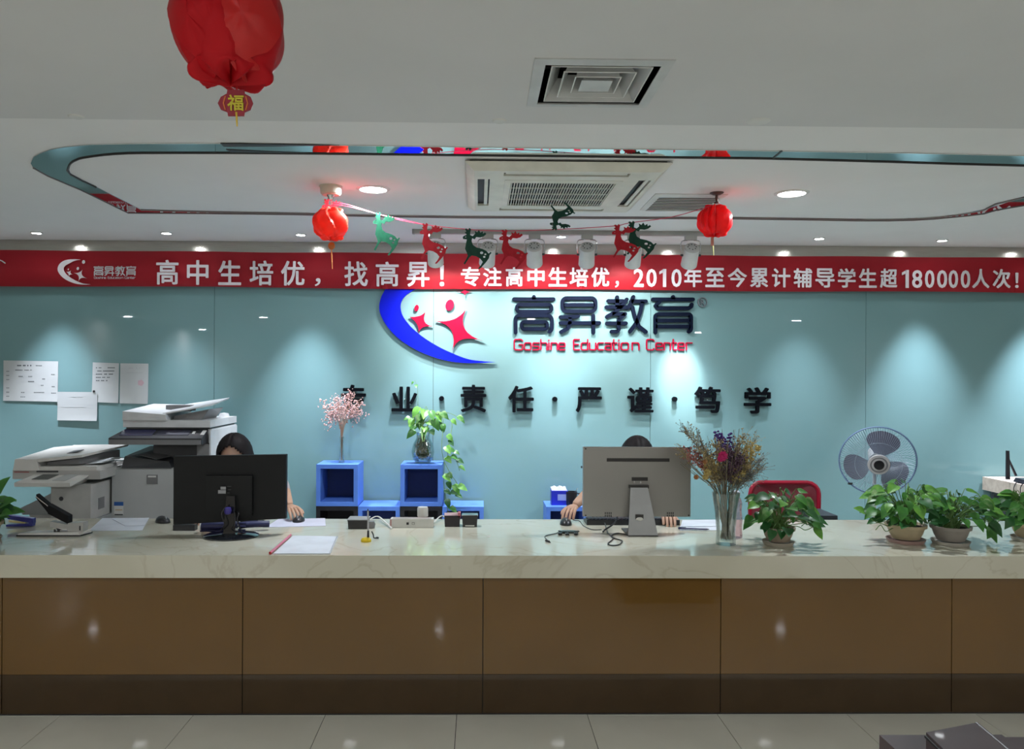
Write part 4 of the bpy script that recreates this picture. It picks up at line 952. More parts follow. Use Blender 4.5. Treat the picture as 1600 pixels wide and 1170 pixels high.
# ------------------------------------------------------------------ silver all-in-one computer
q = on(1005, 838); t = thing('silver_computer', 'silver all-in-one computer seen from behind on a tapering metal stand', 'computer', q)
SIL = mat('silver_plastic', (.34,.335,.32), .32, .55, col2=(.325,.32,.305), scale=2)
Ym = q.y+.07; g = lambda px, py, Y=Ym: P(px, py, Y)-q
a, c = g(911,807), g(1079.5,699)
yb = Ym-q.y
b = box(B(), a.x, c.x, yb, yb+.03, a.z, c.z); obj('back_shell', b, SIL, t, bevel=.006)
obj('screen', box(B(), a.x+.015, c.x-.015, yb+.030, yb+.032, a.z+.015, c.z-.015), mat('screen_glow', (.1,.1,.1)), t)
obj('top_edge', box(B(), a.x+.002, c.x-.002, yb-.002, yb+.004, c.z-.002, c.z+.002), CHROME, t)
def pm(px0, px1, py0, py1, m, nm, d=.002):
    e0, e1 = g(px0, py1), g(px1, py0); obj(nm, box(B(), e0.x, e1.x, yb-d, yb+.001, e0.z, e1.z), m, t, bevel=.0008)
pm(948,1046,716,721, DARK, 'vent_slot'); pm(987,1012,745.5,751, DARK, 'badge'); 
for x in (990, 1000): pm(x, x+2, 751.5, 755, CHROME, 'latch_pin')
for x in range(945, 957, 3):
    for y in (800, 804): pm(x, x+1.5, y, y+3, DARK, 'vent_hole')
for x in range(1042, 1052, 3):
    for y in (800, 804): pm(x, x+1.5, y, y+3, DARK, 'vent_hole')
for x, y in ((915,701),(1076,701),(915,805),(1076,805)):
    e = g(x, y); obj('screw', cyl(B(), (e.x,yb-.003,e.z), (e.x,yb,e.z), .004, n=10), DARK, t)
e = g(910,730); obj('side_button', cyl(B(), (e.x-.006,yb+.012,e.z), (e.x,yb+.012,e.z), .006, n=10), DARK, t)
s = lambda px, py: P(px, py, q.y+.0)-q
b0, b1, t0, t1 = s(982,838), s(1028,838), s(988,762), s(1015,762)
obj('stand', hexa(B(), [(b0.x,0,.004),(b1.x,0,.004),(b1.x,.012,.004),(b0.x,.012,.004),(t0.x,.045,t0.z),(t1.x,.045,t0.z),(t1.x,.057,t0.z),(t0.x,.057,t0.z)]), mat('stand_metal', (.32,.33,.33), .35, .6), t, bevel=.003)
obj('stand_foot', box(B(), b0.x-.001, b1.x+.001, -.003, .19, 0, .005), mat('stand_dark', (.08,.08,.08), .4, .5), t, bevel=.002)
obj('hinge', box(B(), t0.x-.006, t1.x+.006, .044, yb+.002, t0.z-.01, t0.z+.006), DARK, t, bevel=.002)
hx = (s(998,0).x+s(1010,0).x)/2; zc_ = s(0,808).z
obj('cable_hole', box(B(), hx-.020, hx+.020, .010, .016, zc_-.004, zc_+.018), DARK, t, bevel=.002)
obj('hole_rim', lathe(B(), [(.012,-.003),(.018,0),(.012,.003)], 18, c=(hx,.008,zc_-.004), sy=1, M=Matrix.Rotation(PI/2,4,'X') @ Matrix.Diagonal((1,.5,1,1))), WPL, t)
def table_cable(name, pts, r, label, m=BLACKP):
    q = [Pz(x, y, ZT) for x, y, z in pts]; c = q[0].copy(); c.z = ZT+.0005; b = B()
    tube(b, [(p.x-c.x, p.y-c.y, r+z) for p, (x, y, z) in zip(q, pts)], r, 6, 5); return tag(obj(name, b, m, loc=c), label, 'cable')
table_cable('black_cable', [(945,824,.02),(950,834,.0),(958,842,0),(950,850,0),(955,853,0),(967,852,0),(972,846,0),(960,842,0),(955,838,0),(965,834,0),(982,837,0)], .003, 'looped black cable left of the silver stand')
q3 = on(943, 832)
b = B(); tube(b, [(.11,.14,.12),(.085,.09,.06),(.06,.05,.035),(.01,.02,.01),(-.002,.0,.004)], .0045, 6); tag(obj('black_cable', b, BLACKP, loc=q3), 'thick black cable dropping from the silver computer over the keyboard', 'cable')
t = thing('keyboard', 'black keyboard lying under the silver computer', 'keyboard', on(986, 817)+Vector((0,.0,0))); keyboard(t, w=.50, d=.13)
mouse(884, 819, 'black computer mouse under the hand left of the silver computer', 0)
table_cable('mouse_cable', [(896,816,.01),(906,815,0),(912,822,0),(925,828,0),(940,828,0)], .002, 'thin black mouse cable running to the keyboard')
table_cable('earphone_cable', [(898,832,0),(880,830,0),(868,834,0),(852,838,0),(854,843,0),(860,848,0)], .002, 'thin black cable with a plug at the left end of the adapter')
q = on(889, 833); t = thing('usb_hub', 'small dark glossy hub with short leads on the marble', 'hub', q)
obj('hub_body', box(B(), -.045, .045, -.012, .012, 0, .012), mat('hub_green', (.04,.06,.06), .25, coat=.5), t, bevel=.004)
for i, (x, y) in enumerate(((-.05,-.03),(-.015,-.035),(.03,-.03))):
    b = B(); tube(b, [(x*.6,-.012,.006),(x,y,.006)], .003, 6, 1); box(b, x-.009, x+.009, y-.022, y, 0, .010); obj('plug', b, BLACKP, t)
b = B(); tube(b, [(-.04,.012,.006),(-.05,.03,.006),(0,.04,.006),(.05,.03,.006),(.05,.005,.006),(.03,-.005,.006)], .0022, 6); obj('lead', b, BLACKP, t)
t = on(855, 847); b = B(); cyl(b, (-.006,.014,.005), (.008,-.012,.005), .005, n=8); tag(obj('plug', b, BLACKP, loc=t), 'small black jack plug at the end of the thin cable', 'plug')
sheet([(1062,829),(1140,829),(1136,812),(1066,813)], 'white papers right of the black keyboard', WP2, .002)
t = sheet([(1062,823),(1138,822),(1134,813),(1070,813)], 'upper white sheet on the papers beside the flower vase', WP2, .001, z=.0035)
q = on(1086, 829); t = thing('pen', 'dark blue pen lying on the front edge of the white papers', 'pen', q+Vector((0,0,.004)))
obj('barrel', cyl(B(), (-.085,.012,.005), (.06,-.006,.005), .0045, n=10), mat('pen_blue', (.01,.015,.08), .3), t); obj('tip', cyl(B(), (.06,-.006,.005), (.072,-.0075,.005), .004, .001, 10), BLACKP, t)
obj('clip', box(B(), -.085, -.045, .008, .012, .010, .012), mat('pen_blue', (.01,.015,.08)), t)

# ------------------------------------------------------------------ flower vase on the worktop
q = on(1134, 850); t = thing('bouquet_vase', 'tall clear glass vase packed with dried purple, yellow and pink flowers', 'flower vase', q); rnd = random.Random(11)
g = lambda px, py, Y=q.y: P(px, py, Y)-q
obj('vase', lathe(B(), [(0,0),(.046,0),(.047,.012),(.044,.06),(.052,.16),(.066,.245),(.062,.246),(.048,.16),(.040,.06),(.040,.02),(0,.02)], 30), GL_, t)
b = B(); STM = [mat('dry_stem', (.22,.19,.11), .8, col2=(.12,.11,.075), scale=30), mat('dry_stem_green', (.10,.11,.06), .8)]
tips = []
for i in range(80):
    a = rnd.uniform(0, 2*PI); r0 = .032*math.sqrt(rnd.random()); R = .20*math.sqrt(rnd.random())
    top = Vector((R*math.cos(a)*1.08-.01, R*math.sin(a)*.8, rnd.uniform(.38,.56)*(1-.25*(R/.2)**2)+.03)); tips.append(top)
    tube(b, [(r0*math.cos(a+2), r0*math.sin(a+2), .025), (r0*1.1*math.cos(a), r0*1.1*math.sin(a), .15), (top.x*.28, top.y*.28, .26), (top.x*.72, top.y*.72, .26+(top.z-.26)*.6), top], rnd.uniform(.0007,.0014), 4, 3)
o = obj('stems', b, STM[0], t); o['kind'] = 'stuff'
def sprig(par, nm, m, c0, c1, n, spread, r, seed, twig=True):
    rr = random.Random(seed); b = B()
    for i in range(n):
        s = rr.random(); base = c0.lerp(c1, s*.8); p_ = c0.lerp(c1, s)+Vector((rr.gauss(0,spread), rr.gauss(0,spread), rr.gauss(0,spread)))
        if twig: tube(b, [base, p_], .0007, 3, 1)
        bmesh.ops.create_icosphere(b, subdivisions=1, radius=rr.uniform(.5,1)*r, matrix=Matrix.Translation(p_) @ Matrix.Rotation(rr.random()*3,4,'X'))
    o = obj(nm, b, m, par, smooth=60); return o
FC = {'purple': mat('dry_purple', (.045,.02,.16), .7, col2=(.08,.04,.2), scale=80), 'mauve': mat('dry_mauve', (.14,.08,.12), .8, col2=(.07,.04,.06), scale=80), 'tan': mat('dry_straw', (.34,.27,.13), .8, col2=(.22,.17,.09), scale=80),
      'yellow': mat('dry_yellow', (.50,.40,.14), .8, col2=(.38,.28,.1), scale=80), 'orange': mat('dry_orange', (.38,.17,.06), .8), 'rose': mat('dry_rose', (.32,.10,.09), .8, col2=(.22,.08,.07), scale=80), 'grey': mat('dry_grey', (.20,.20,.16), .8, col2=(.13,.12,.12), scale=60), 'pink': mat('dry_hot_pink', (.50,.02,.14), .6)}
core = Vector((0,0,.28))
spr = [('grey',1064,662,70,.010,.0022),('tan',1072,668,60,.013,.0026),('grey',1085,675,70,.014,.0022),('tan',1058,700,70,.014,.0026),('rose',1080,702,90,.013,.004),('rose',1072,710,50,.012,.0035),
       ('purple',1119,675,50,.009,.0055),('purple',1130,685,80,.013,.006),('purple',1141,682,40,.009,.005),('tan',1163,677,90,.016,.003),('yellow',1172,690,80,.016,.0028),('tan',1185,682,60,.014,.0025),('yellow',1180,700,80,.013,.004),
       ('grey',1192,715,90,.017,.0022),('grey',1195,730,80,.016,.002),('grey',1180,740,90,.018,.0022),('tan',1170,722,90,.016,.0035),('mauve',1150,698,120,.014,.004),('mauve',1135,700,120,.014,.004),('mauve',1158,712,120,.014,.004),('mauve',1112,725,120,.016,.004),
       ('mauve',1145,725,150,.018,.004),('mauve',1130,740,120,.018,.0035),('tan',1118,690,80,.014,.0035),('yellow',1103,718,40,.010,.006),('yellow',1100,730,40,.009,.006),('tan',1098,705,70,.013,.003),('yellow',1165,735,50,.013,.004),('tan',1125,730,110,.018,.0035),('grey',1150,745,120,.018,.003),('grey',1165,750,90,.018,.0025),('tan',1110,745,60,.012,.003),('grey',1095,690,70,.013,.0025)]
for i, (k, x, y, n, sp_, r) in enumerate(spr):
    e = g(x, y, q.y+rnd.uniform(-.09,.09)); o = sprig(t, 'flower_spray', FC[k], core.lerp(e, .55), e, int(n*1.25), sp_*1.2, r*1.45, i)
def flower(par, nm, m, c, r, n=14):
    b = B()
    for k in range(n):
        a = 2*PI*k/n; d = Vector((math.cos(a), -.5-.3*(k%2), math.sin(a))); u = d.cross(Vector((0,1,0))).normalized()*r*.22
        v = [b.verts.new(c), b.verts.new(c+d*r*.6+u), b.verts.new(c+d*r), b.verts.new(c+d*r*.6-u)]; b.faces.new(v)
    bmesh.ops.create_icosphere(b, subdivisions=1, radius=r*.35, matrix=Matrix.Translation(c+Vector((0,-r*.2,0))))
    obj(nm, b, m, par)
flower(t, 'pink_flower', FC['pink'], g(1128,712,q.y-.11), .026); flower(t, 'pink_flower', FC['pink'], g(1125,716,q.y-.12), .018)
flower(t, 'orange_flower', FC['orange'], g(1101,721,q.y-.09), .013); flower(t, 'seed_head', FC['orange'], g(1087,745,q.y-.06), .014); flower(t, 'yellow_flower', FC['yellow'], g(1104,738,q.y-.08), .02); flower(t, 'yellow_flower', FC['yellow'], g(1101,745,q.y-.07), .016)
flower(t, 'straw_flower', FC['yellow'], g(1183,700,q.y-.04), .018); flower(t, 'straw_flower', FC['tan'], g(1168,728,q.y-.08), .016)
q = on(1151, 842)+Vector((.01,.04,0))
t = thing('pink_bottle', 'slim faceted clear bottle with a pink tint just behind the bouquet vase', 'bottle', q)
obj('bottle_glass', lathe(B(), [(0,0),(.030,0),(.032,.01),(.028,.05),(.032,.09),(.027,.13),(.030,.17),(.022,.195),(0,.20)], 10), glass('pink_glass', (.92,.74,.78)), t, smooth=None)
obj('cap', lathe(B(), [(.016,.2),(.018,.205),(.018,.225),(.012,.232),(0,.234)], 14), mat('cap_lilac', (.6,.58,.66), .3), t)

# ------------------------------------------------------------------ potted pothos on the worktop
POT = [mat('pot_clay', (.33,.26,.19), .6, col2=(.29,.23,.17), scale=12), mat('pot_cream', (.44,.36,.23), .6, col2=(.40,.33,.21), scale=12), mat('pot_grey', (.30,.27,.24), .6)]
SOIL = mat('soil', (.03,.02,.012), .9, col2=(.015,.01,.008), scale=60, bump=.5); SAUC = [mat('saucer_beige', (.45,.40,.32), .5), mat('saucer_pink', (.42,.28,.25), .5), mat('saucer_cream', (.48,.45,.40), .5)]
def pot_plant(px, py, rim, hgt, box_px, n, seed, pm_, sm, label, ext=()):
    q = on(px, py); q.y += .05; t = thing('potted_pothos', label, 'potted plant', q, 0, 'potted pothos plants on the worktop'); rr = random.Random(seed)
    R = rim/2
    obj('saucer', lathe(B(), [(0,.006),(R*.80,.006),(R*.92,.018),(R*.96,.018),(R*.86,0),(0,0)], 32), sm, t)
    obj('pot', lathe(B(), [(0,.0185),(R*.66,.0185),(R*.72,.03),(R*.80,hgt*.5),(R*.90,hgt-.016),(R*1.0,hgt-.014),(R*1.02,hgt),(R*.93,hgt),(R*.86,hgt-.012),(0,hgt-.012)], 40, wob=lambda a, z: 1+.008*math.sin(20*a)), pm_, t)
    obj('soil', lathe(B(), [(0,hgt-.008),(R*.6,hgt-.009),(R*.86,hgt-.0115)], 20, wob=lambda a, z: 1), SOIL, t)
    x0, x1, y0, y1 = box_px; Yq = q.y
    lo = P(x0, y1, Yq)-q; hi = P(x1, y0, Yq)-q; b = B(); cz = hgt
    for i in range(int(n*1.55)):
        for _ in range(30):
            u = rr.uniform(-1,1); v = rr.uniform(-1,1); wv_ = rr.uniform(-1,1)
            if u*u+wv_*wv_+max(0,v)**2 < 1 and u*u+v*v+wv_*wv_ > .12: break
        X = (lo.x+hi.x)/2+u*(hi.x-lo.x)/2*.86; Z = lo.z+.04+(hi.z-lo.z-.04)*(v*.5+.5)**.9*.92; Y = wv_*.14
        if Z < hgt+.0 and abs(X) < R*1.25 and Y > -R*.5: Z = hgt+.03+rr.random()*.05
        pos = Vector((X, Y, Z)); out = Vector((X, Y*.9, 0)); 
        if out.length < .01: out = Vector((0,-.1,0))
        out.normalize(); tip = out*1.0+Vector((rr.uniform(-.5,.5), rr.uniform(-.6,.1), rr.uniform(-.9,.35)))
        nr = Vector((rr.uniform(-.35,.35), -.7+rr.uniform(-.3,.3), 1.0)); s = rr.uniform(.42,.80)
        k = rr.choice((0,0,0,2,2,1,1,3) if v > -.2 else (0,2,2,0))
        put_leaf(t, pos, tip, nr, s, k*2+rr.randrange(2))
        a = rr.uniform(0, 2*PI); tube(b, [(R*.4*math.cos(a), R*.4*math.sin(a), cz-.01), (X*.45, Y*.45, cz+(Z-cz)*.5+.02), (X*.85, Y*.85, max(Z+.01, cz*.8)), tuple(pos)], .0018, 4, 3)
    for pts, lf in ext:
        w_ = [P(x, y, Yq-.03)-q for x, y in pts]; tube(b, [Vector((0,0,cz))]+w_, .002, 5, 4)
        if lf:
            d = w_[-1]-w_[-2]; put_leaf(t, w_[-1], d+Vector((0,-.01,-.01)), (0,-.8,.8), lf, 2*rr.choice((0,1)))
    obj('stems', b, STEM, t)
    return t
pot_plant(1222, 854, .155, .085, (1162,1280,757,836), 52, 21, POT[0], SAUC[0], 'potted pothos in a brown pot in front of the red chair', [([(1245,822),(1258,828),(1270,822),(1262,815),(1252,822)],0),([(1250,818),(1262,816),(1272,824)],.7)])
pot_plant(1424, 850, .185, .088, (1356,1476,746,826), 58, 22, POT[1], SAUC[1], 'potted pothos in a cream pot, left of the adjoining pair, below the fan', [([(1390,822),(1378,818),(1368,815),(1358,808),(1350,800)],.6),([(1395,825),(1384,830),(1376,820),(1368,828)],0)])
pot_plant(1495, 853, .180, .088, (1462,1552,762,826), 46, 23, POT[2], SAUC[2], 'potted pothos in a grey pot, right of the adjoining pair', [([(1520,822),(1535,822),(1545,830)],.7)])
pot_plant(1622, 848, .185, .088, (1556,1660,764,828), 48, 24, POT[1], SAUC[2], 'potted pothos cut off by the right edge of the picture', [([(1590,820),(1565,812),(1556,820)],.8)])
pot_plant(-40, 848, .185, .088, (-100,12,764,828), 40, 25, POT[1], SAUC[2], 'pothos reaching in from the left edge of the picture', [([(-15,800),(-5,780),(0,768)],.9),([(-15,805),(-2,795),(5,788)],.8),([(-15,812),(-4,808),(2,803)],.7)])

# ------------------------------------------------------------------ staplers
q = on(36, 822); t = thing('small_stapler', 'small open blue stapler at the far left of the worktop', 'stapler', q)
g = lambda px, py, Y=q.y: P(px, py, Y)-q
SB = mat('stapler_blue', (.02,.025,.30), .35, coat=.3)
def bar(bm, p0, p1, w, h0, h1):
    p0, p1 = Vector(p0), Vector(p1)
    hexa(bm, [(p0.x,p0.y-w,p0.z),(p1.x,p1.y-w,p1.z),(p1.x,p1.y+w,p1.z),(p0.x,p0.y+w,p0.z),(p0.x,p0.y-w,p0.z+h0),(p1.x,p1.y-w,p1.z+h1),(p1.x,p1.y+w,p1.z+h1),(p0.x,p0.y+w,p0.z+h0)]); return bm
obj('base', bar(B(), (g(16,0).x,0,0), (g(57,0).x,0,.002), .014, .010, .016), SB, t, bevel=.003)
obj('arm', bar(B(), (g(18,0).x,0,g(18,810).z), (g(58,0).x,0,.016), .013, .020, .026), SB, t, bevel=.005)
obj('magazine', bar(B(), (g(19,0).x,0,g(18,815).z), (g(45,0).x,0,.014), .008, .008, .008), mat('brass', (.5,.42,.2), .3, .8), t)
obj('pivot', cyl(B(), (g(54,0).x,-.016,.022), (g(54,0).x,.016,.022), .008, n=12), SB, t)
q = on(88, 836); t = thing('heavy_stapler', 'large heavy-duty stapler with a raised black lever handle and white base', 'stapler', q)
g = lambda px, py, Y=q.y: P(px, py, Y)-q
STW = mat('stapler_grey', (.46,.46,.44), .4)
obj('rubber_base', hexa(B(), [(g(35,0).x,-.03,0),(g(134,0).x,-.03,0),(g(141,0).x,.05,0),(g(45,0).x,.05,0),(g(35,0).x,-.03,.006),(g(134,0).x,-.03,.006),(g(141,0).x,.05,.006),(g(45,0).x,.05,.006)]), BLACKP, t)
obj('base_plate', hexa(B(), [(g(37,0).x,-.028,.006),(g(133,0).x,-.028,.006),(g(140,0).x,.048,.006),(g(50,0).x,.048,.006),(g(38,0).x,-.026,.014),(g(130,0).x,-.026,.020),(g(139,0).x,.046,.020),(g(52,0).x,.046,.014)]), WPL, t, bevel=.002)
obj('head', bar(B(), (g(84,0).x,.012,g(84,823).z), (g(112,0).x,.012,g(112,826).z), .022, .028, .022), STW, t, bevel=.003)
obj('body', bar(B(), (g(112,0).x,.012,.02), (g(136,0).x,.012,.02), .024, .040, .044), STW, t, bevel=.003)
obj('magazine', bar(B(), (g(90,0).x,.012,.026), (g(114,0).x,.012,.026), .012, .010, .010), CHROME, t)
b = B(); bar(b, (g(91,0).x,-.012,.012), (g(93,0).x,-.012,.012), .004, .02, .014); bar(b, (g(95,0).x,-.006,.012), (g(98,0).x,-.006,.014), .004, .02, .012); obj('paper_guide', b, DARK, t)
obj('side_slot', box(B(), g(130,0).x, g(132,0).x, -.0135, -.011, .026, .048), DARK, t)
a, m1, e = g(57,777), g(76,795), g(108,812)
hm = bar(B(), (a.x,.012,a.z-.004), (m1.x,.012,m1.z-.022), .015, .020, .044); bar(hm, (m1.x,.012,m1.z-.022), (e.x,.012,e.z-.02), .020, .044, .040)
obj('lever_handle', hm, mat('handle_black', (.008,.008,.009), .6, spec=.2), t, bevel=.004)
obj('handle_rod', cyl(B(), (a.x-.002,.0,a.z+.004), (m1.x,.0,m1.z+.012), .004, n=8), CHROME, t)

# ------------------------------------------------------------------ fan
c0 = P(1371, 720, 5.45)
t = thing('pedestal_fan', 'large round pedestal fan with blue-grey blades behind the potted plants', 'fan', (c0.x, 5.45, 0)); c = Vector((0, 0, c0.z))
tiltM = Matrix.Translation(c) @ Matrix.Rotation(-.36, 4, 'Z') @ Matrix.Rotation(.22, 4, 'X')
FR = .245; FB = mat('fan_blade', (.13,.14,.20), .4, trl=.15); FW = mat('fan_wire', (.14,.22,.36), .4); FWG = mat('fan_guard', (.30,.38,.46), .4); FG = mat('fan_grey', (.40,.40,.40), .4)
b = B(); 
def circ(bm, r, y, th, n=48): 
    pts = [tiltM @ Vector((r*math.cos(2*PI*i/n), y, r*math.sin(2*PI*i/n))) for i in range(n)]+[tiltM @ Vector((r, y, 0))]; tube(bm, pts, th, 6, 1)
circ(b, FR, -.0, .006, 56); obj('rim', b, FW, t)
b = B()
for i in range(96):
    a = 2*PI*i/96; d = Vector((math.cos(a),0,math.sin(a))); s = Vector((math.cos(a+.25),0,math.sin(a+.25)))
    tube(b, [tiltM @ (d*.06+Vector((0,-.075,0))), tiltM @ (s*.13+Vector((0,-.07,0))), tiltM @ (s*.21+Vector((0,-.045,0))), tiltM @ (s*FR)], .0011, 3, 2)
circ(b, .15, -.068, .0012, 40); circ(b, .07, -.076, .002, 30)
o = obj('front_guard', b, FWG, t)
b = B()
for i in range(60):
    a = 2*PI*i/60; d = Vector((math.cos(a),0,math.sin(a)))
    tube(b, [tiltM @ (d*.06+Vector((0,.075,0))), tiltM @ (d*.2+Vector((0,.05,0))), tiltM @ (d*FR)], .0011, 3, 2)
obj('rear_guard', b, FWG, t)
obj('hub_badge', lathe(B(), [(.072,0),(.068,.010),(.05,.012),(.035,.014),(0,.014)], 32, M=tiltM @ Matrix.Translation((0,-.078,0)) @ Matrix.Rotation(PI/2,4,'X')), FG, t)
obj('hub_ring', lathe(B(), [(.056,0),(.054,.003),(.050,.003),(.050,0)], 32, M=tiltM @ Matrix.Translation((0,-.0905,0)) @ Matrix.Rotation(PI/2,4,'X')), CPM, t)
obj('hub_cap', lathe(B(), [(.034,0),(.032,.006),(0,.009)], 28, M=tiltM @ Matrix.Translation((0,-.0925,0)) @ Matrix.Rotation(PI/2,4,'X')), BLACKP, t)
for k, a0 in enumerate((PI/2-.12, PI/2-.12+2*PI/3, PI/2-.12+4*PI/3)):
    b = B(); prof = [(-.50,.04),(-.74,.10),(-.78,.16),(-.60,.207),(-.2,.222),(.15,.218),(.45,.20),(.64,.15),(.58,.07),(.50,.04)]
    pts = [(r*math.cos(a0+a*.95), r*math.sin(a0+a*.95), a) for a, r in smooth2(prof, 3)]
    f_ = [b.verts.new(tiltM @ Vector((x, -.01+a*.035, z))) for x, z, a in pts]; k_ = [b.verts.new(tiltM @ Vector((x, -.007+a*.035, z))) for x, z, a in pts]
    n = len(pts); b.faces.new(f_); b.faces.new(k_[::-1])
    for i in range(n): b.faces.new((f_[i], k_[i], k_[(i+1)%n], f_[(i+1)%n]))
    obj('blade', b, FB, t)
b = cyl(B(), tiltM @ Vector((0,0,0)), tiltM @ Vector((0,.19,0)), .055, .045, 24); obj('motor', b, FG, t, bevel=.01)
obj('axle', cyl(B(), tiltM @ Vector((0,-.07,0)), tiltM @ Vector((0,.02,0)), .03, n=16), FG, t)
obj('pole', cyl(B(), (.05,.14,.03), (.05,.14,c.z-.03), .013, n=14), FG, t)
obj('base', lathe(B(), [(0,.04),(.05,.035),(.18,.02),(.2,.01),(.2,0),(0,0)], 32, c=(.05,.14,0)), FG, t)
e = tiltM @ Vector((-.17,-.005,-.175)); obj('clip', box(B(), e.x-.012, e.x+.012, e.y-.012, e.y+.012, e.z-.006, e.z+.008), DARK, t, bevel=.002)

# ------------------------------------------------------------------ chairs
def office_chair(x, y, m, label, backtop=.98, w=.46, rz=0, mesh_back=None, arms=True):
    t = thing('office_chair', label, 'chair', (x, y, 0), rz)
    obj('seat', box(B(), -w/2, w/2, -.22, .24, .36, .44), m, t, bevel=.03)
    h0 = .56
    # backrest on the far side (+y): sitter faces -y
    path = rrect(-w/2, h0, w/2, backtop, .07)
    b = B(); tube(b, [(px, .27+.03*(1-(2*px/w)**2), pz) for px, pz in path]+[(path[0][0], .27+.03*(1-(2*path[0][0]/w)**2), path[0][1])], .014, 8, 1); obj('back_frame', b, mesh_back[0], t)
    n = 10; b = B(); rows = []
    for j in range(n+1):
        z = h0+.004+(backtop-h0-.008)*j/n; ins = .0 if .15 < j/n < .85 else .025
        rows.append([b.verts.new((-(w/2-ins)+(w-2*ins)*i/n, .27+.03*(1-(2*(i/n)-1)**2), z)) for i in range(n+1)])
    for r_, s_ in zip(rows, rows[1:]):
        for i in range(n): b.faces.new((r_[i], r_[i+1], s_[i+1], s_[i]))
    bmesh.ops.solidify(b, geom=b.faces[:], thickness=.006); obj('backrest', b, mesh_back[1], t)
    obj('back_bracket', hexa(B(), [(-.03,.18,.38),(.03,.18,.38),(.03,.2,.37),(-.03,.2,.37),(-.03,.30,.64),(.03,.30,.64),(.03,.32,.64),(-.03,.32,.64)]), BLACKP, t)
    obj('gas_post', cyl(B(), (0,0,.09), (0,0,.36), .025, n=14), BLACKP, t)
    for k in range(5):
        a = 2*PI*k/5+.3; b = B(); cyl(b, (0,0,.10), (.27*math.cos(a),.27*math.sin(a),.075), .022, .014, 8); obj('base_leg', b, BLACKP, t)
        b = B(); cyl(b, (.27*math.cos(a)-.02*math.sin(a),.27*math.sin(a)+.02*math.cos(a),.03), (.27*math.cos(a)+.02*math.sin(a),.27*math.sin(a)-.02*math.cos(a),.03), .03, n=12); obj('caster', b, BLACKP, t)
    if arms:
        for s in (-1, 1):
            b = B(); box(b, s*(w/2+.07)-.035, s*(w/2+.07)+.035, -.10, .16, .70, .74); obj('armrest', b, BLACKP, t, bevel=.012)
            b = B(); tube(b, [(s*(w/2+.07),.03,.70),(s*(w/2+.07),.03,.50),(s*(w/2-.03),.03,.43)], .014, 8, 3); obj('arm_post', b, BLACKP, t)
    return t
RFR = mat('chair_red_frame', (.33,.008,.03), .35, coat=.3); RME = mat('chair_red_mesh', (.26,.03,.05), .6, col2=(.42,.15,.18), scale=5, noise_lo=.3, noise_hi=.75)
Yc = 5.0; ca = P(1169, 755, Yc); cb = P(1281, 755, Yc)
office_chair((ca.x+cb.x)/2, Yc-.28, RME, 'empty office chair with a bright red mesh back, behind the clay pot', backtop=P(1225,754,Yc).z, w=(cb.x-ca.x)-.02, mesh_back=(RFR, RME), arms=False)
t = bpy.data.objects['office_chair']
a_ = P(1280, 803, 4.62); q_ = a_-Vector(t.location)
obj('armrest', box(B(), q_.x-.055, q_.x+.055, q_.y-.12, q_.y+.12, q_.z-.03, q_.z+.012), mat('arm_grey', (.05,.06,.075), .5), t, bevel=.01)
b = B(); tube(b, [(q_.x,q_.y,q_.z-.03),(q_.x,q_.y,.50),(.2,.0,.44)], .014, 8, 3); obj('arm_post', b, BLACKP, t)
cl_ = mat('chair_black', (.02,.02,.022), .6)

# ------------------------------------------------------------------ side desk and router at the right edge
Xd = P(1535, 745, 6.02).x; top = P(1535, 744.5, 6.02).z
t = thing('side_desk', 'pale wooden side desk with a thick top at the right edge by the glass wall', 'desk', (Xd, 6.02, 0))
WD = mat('pale_wood', (.50,.43,.36), .45, col2=(.42,.35,.29), scale=3, aniso=(1,8,8), detail=5)
obj('top', box(B(), 0, .7, -1.5, 0, top-.10, top), WD, t, bevel=.003)
obj('side_panel', box(B(), .06, .64, -.04, -.01, 0, top-.10), mat('desk_side', (.07,.085,.10), .6), t)
obj('side_panel', box(B(), .06, .64, -1.48, -1.45, 0, top-.10), mat('desk_side', (.1,.1,.1)), t)
obj('modesty_panel', box(B(), .10, .12, -1.45, -.04, .05, top-.10), mat('desk_side', (.1,.1,.1)), t)
Yd = 5.62; p = P(1603, 752, Yd); t = thing('router', 'black router with two upright antennas on the side desk', 'router', (max(p.x, Xd+.13), Yd, top+.0005)); RB = mat('router_black', (.012,.013,.02), .35, coat=.2)
obj('housing', hexa(B(), [(-.11,-.07,.005),(.12,-.07,.005),(.12,.08,.005),(-.11,.08,.005),(-.10,-.06,.028),(.11,-.06,.028),(.11,.07,.035),(-.10,.07,.035)]), RB, t, bevel=.004)
g = lambda px, py: P(px, py, Yd+.08)-Vector(t.location)
e0, e1 = g(1576,748), g(1575.5,704)
obj('antenna', hexa(B(), [(e0.x-.016,e0.y,.02),(e0.x+.012,e0.y,.02),(e0.x+.012,e0.y+.012,.02),(e0.x-.016,e0.y+.012,.02),(e1.x-.013,e1.y,e1.z),(e1.x+.009,e1.y,e1.z),(e1.x+.009,e1.y+.01,e1.z),(e1.x-.013,e1.y+.01,e1.z)]), RB, t, bevel=.003)
e0, e1 = g(1599,745), g(1584,711)
obj('antenna', cyl(B(), e0+Vector((0,.08,0)), e1+Vector((0,.08,0)), .010, .006, 10), RB, t)
b = B()
for x in (-.09, .0, .09): cyl(b, (x,-.05,0), (x,-.05,.006), .01, n=10)
obj('feet', b, RB, t)
b = B(); tube(b, [(-.10,-.05,.012),(-.125,-.05,.010),(-.145,-.05,-.02),(-.145,-.05,-.06)], .003, 6); tube(b, [(-.10,.02,.012),(-.125,.02,.010),(-.145,.02,-.03),(-.145,.02,-.07)], .003, 6); obj('lead', b, RB, t)

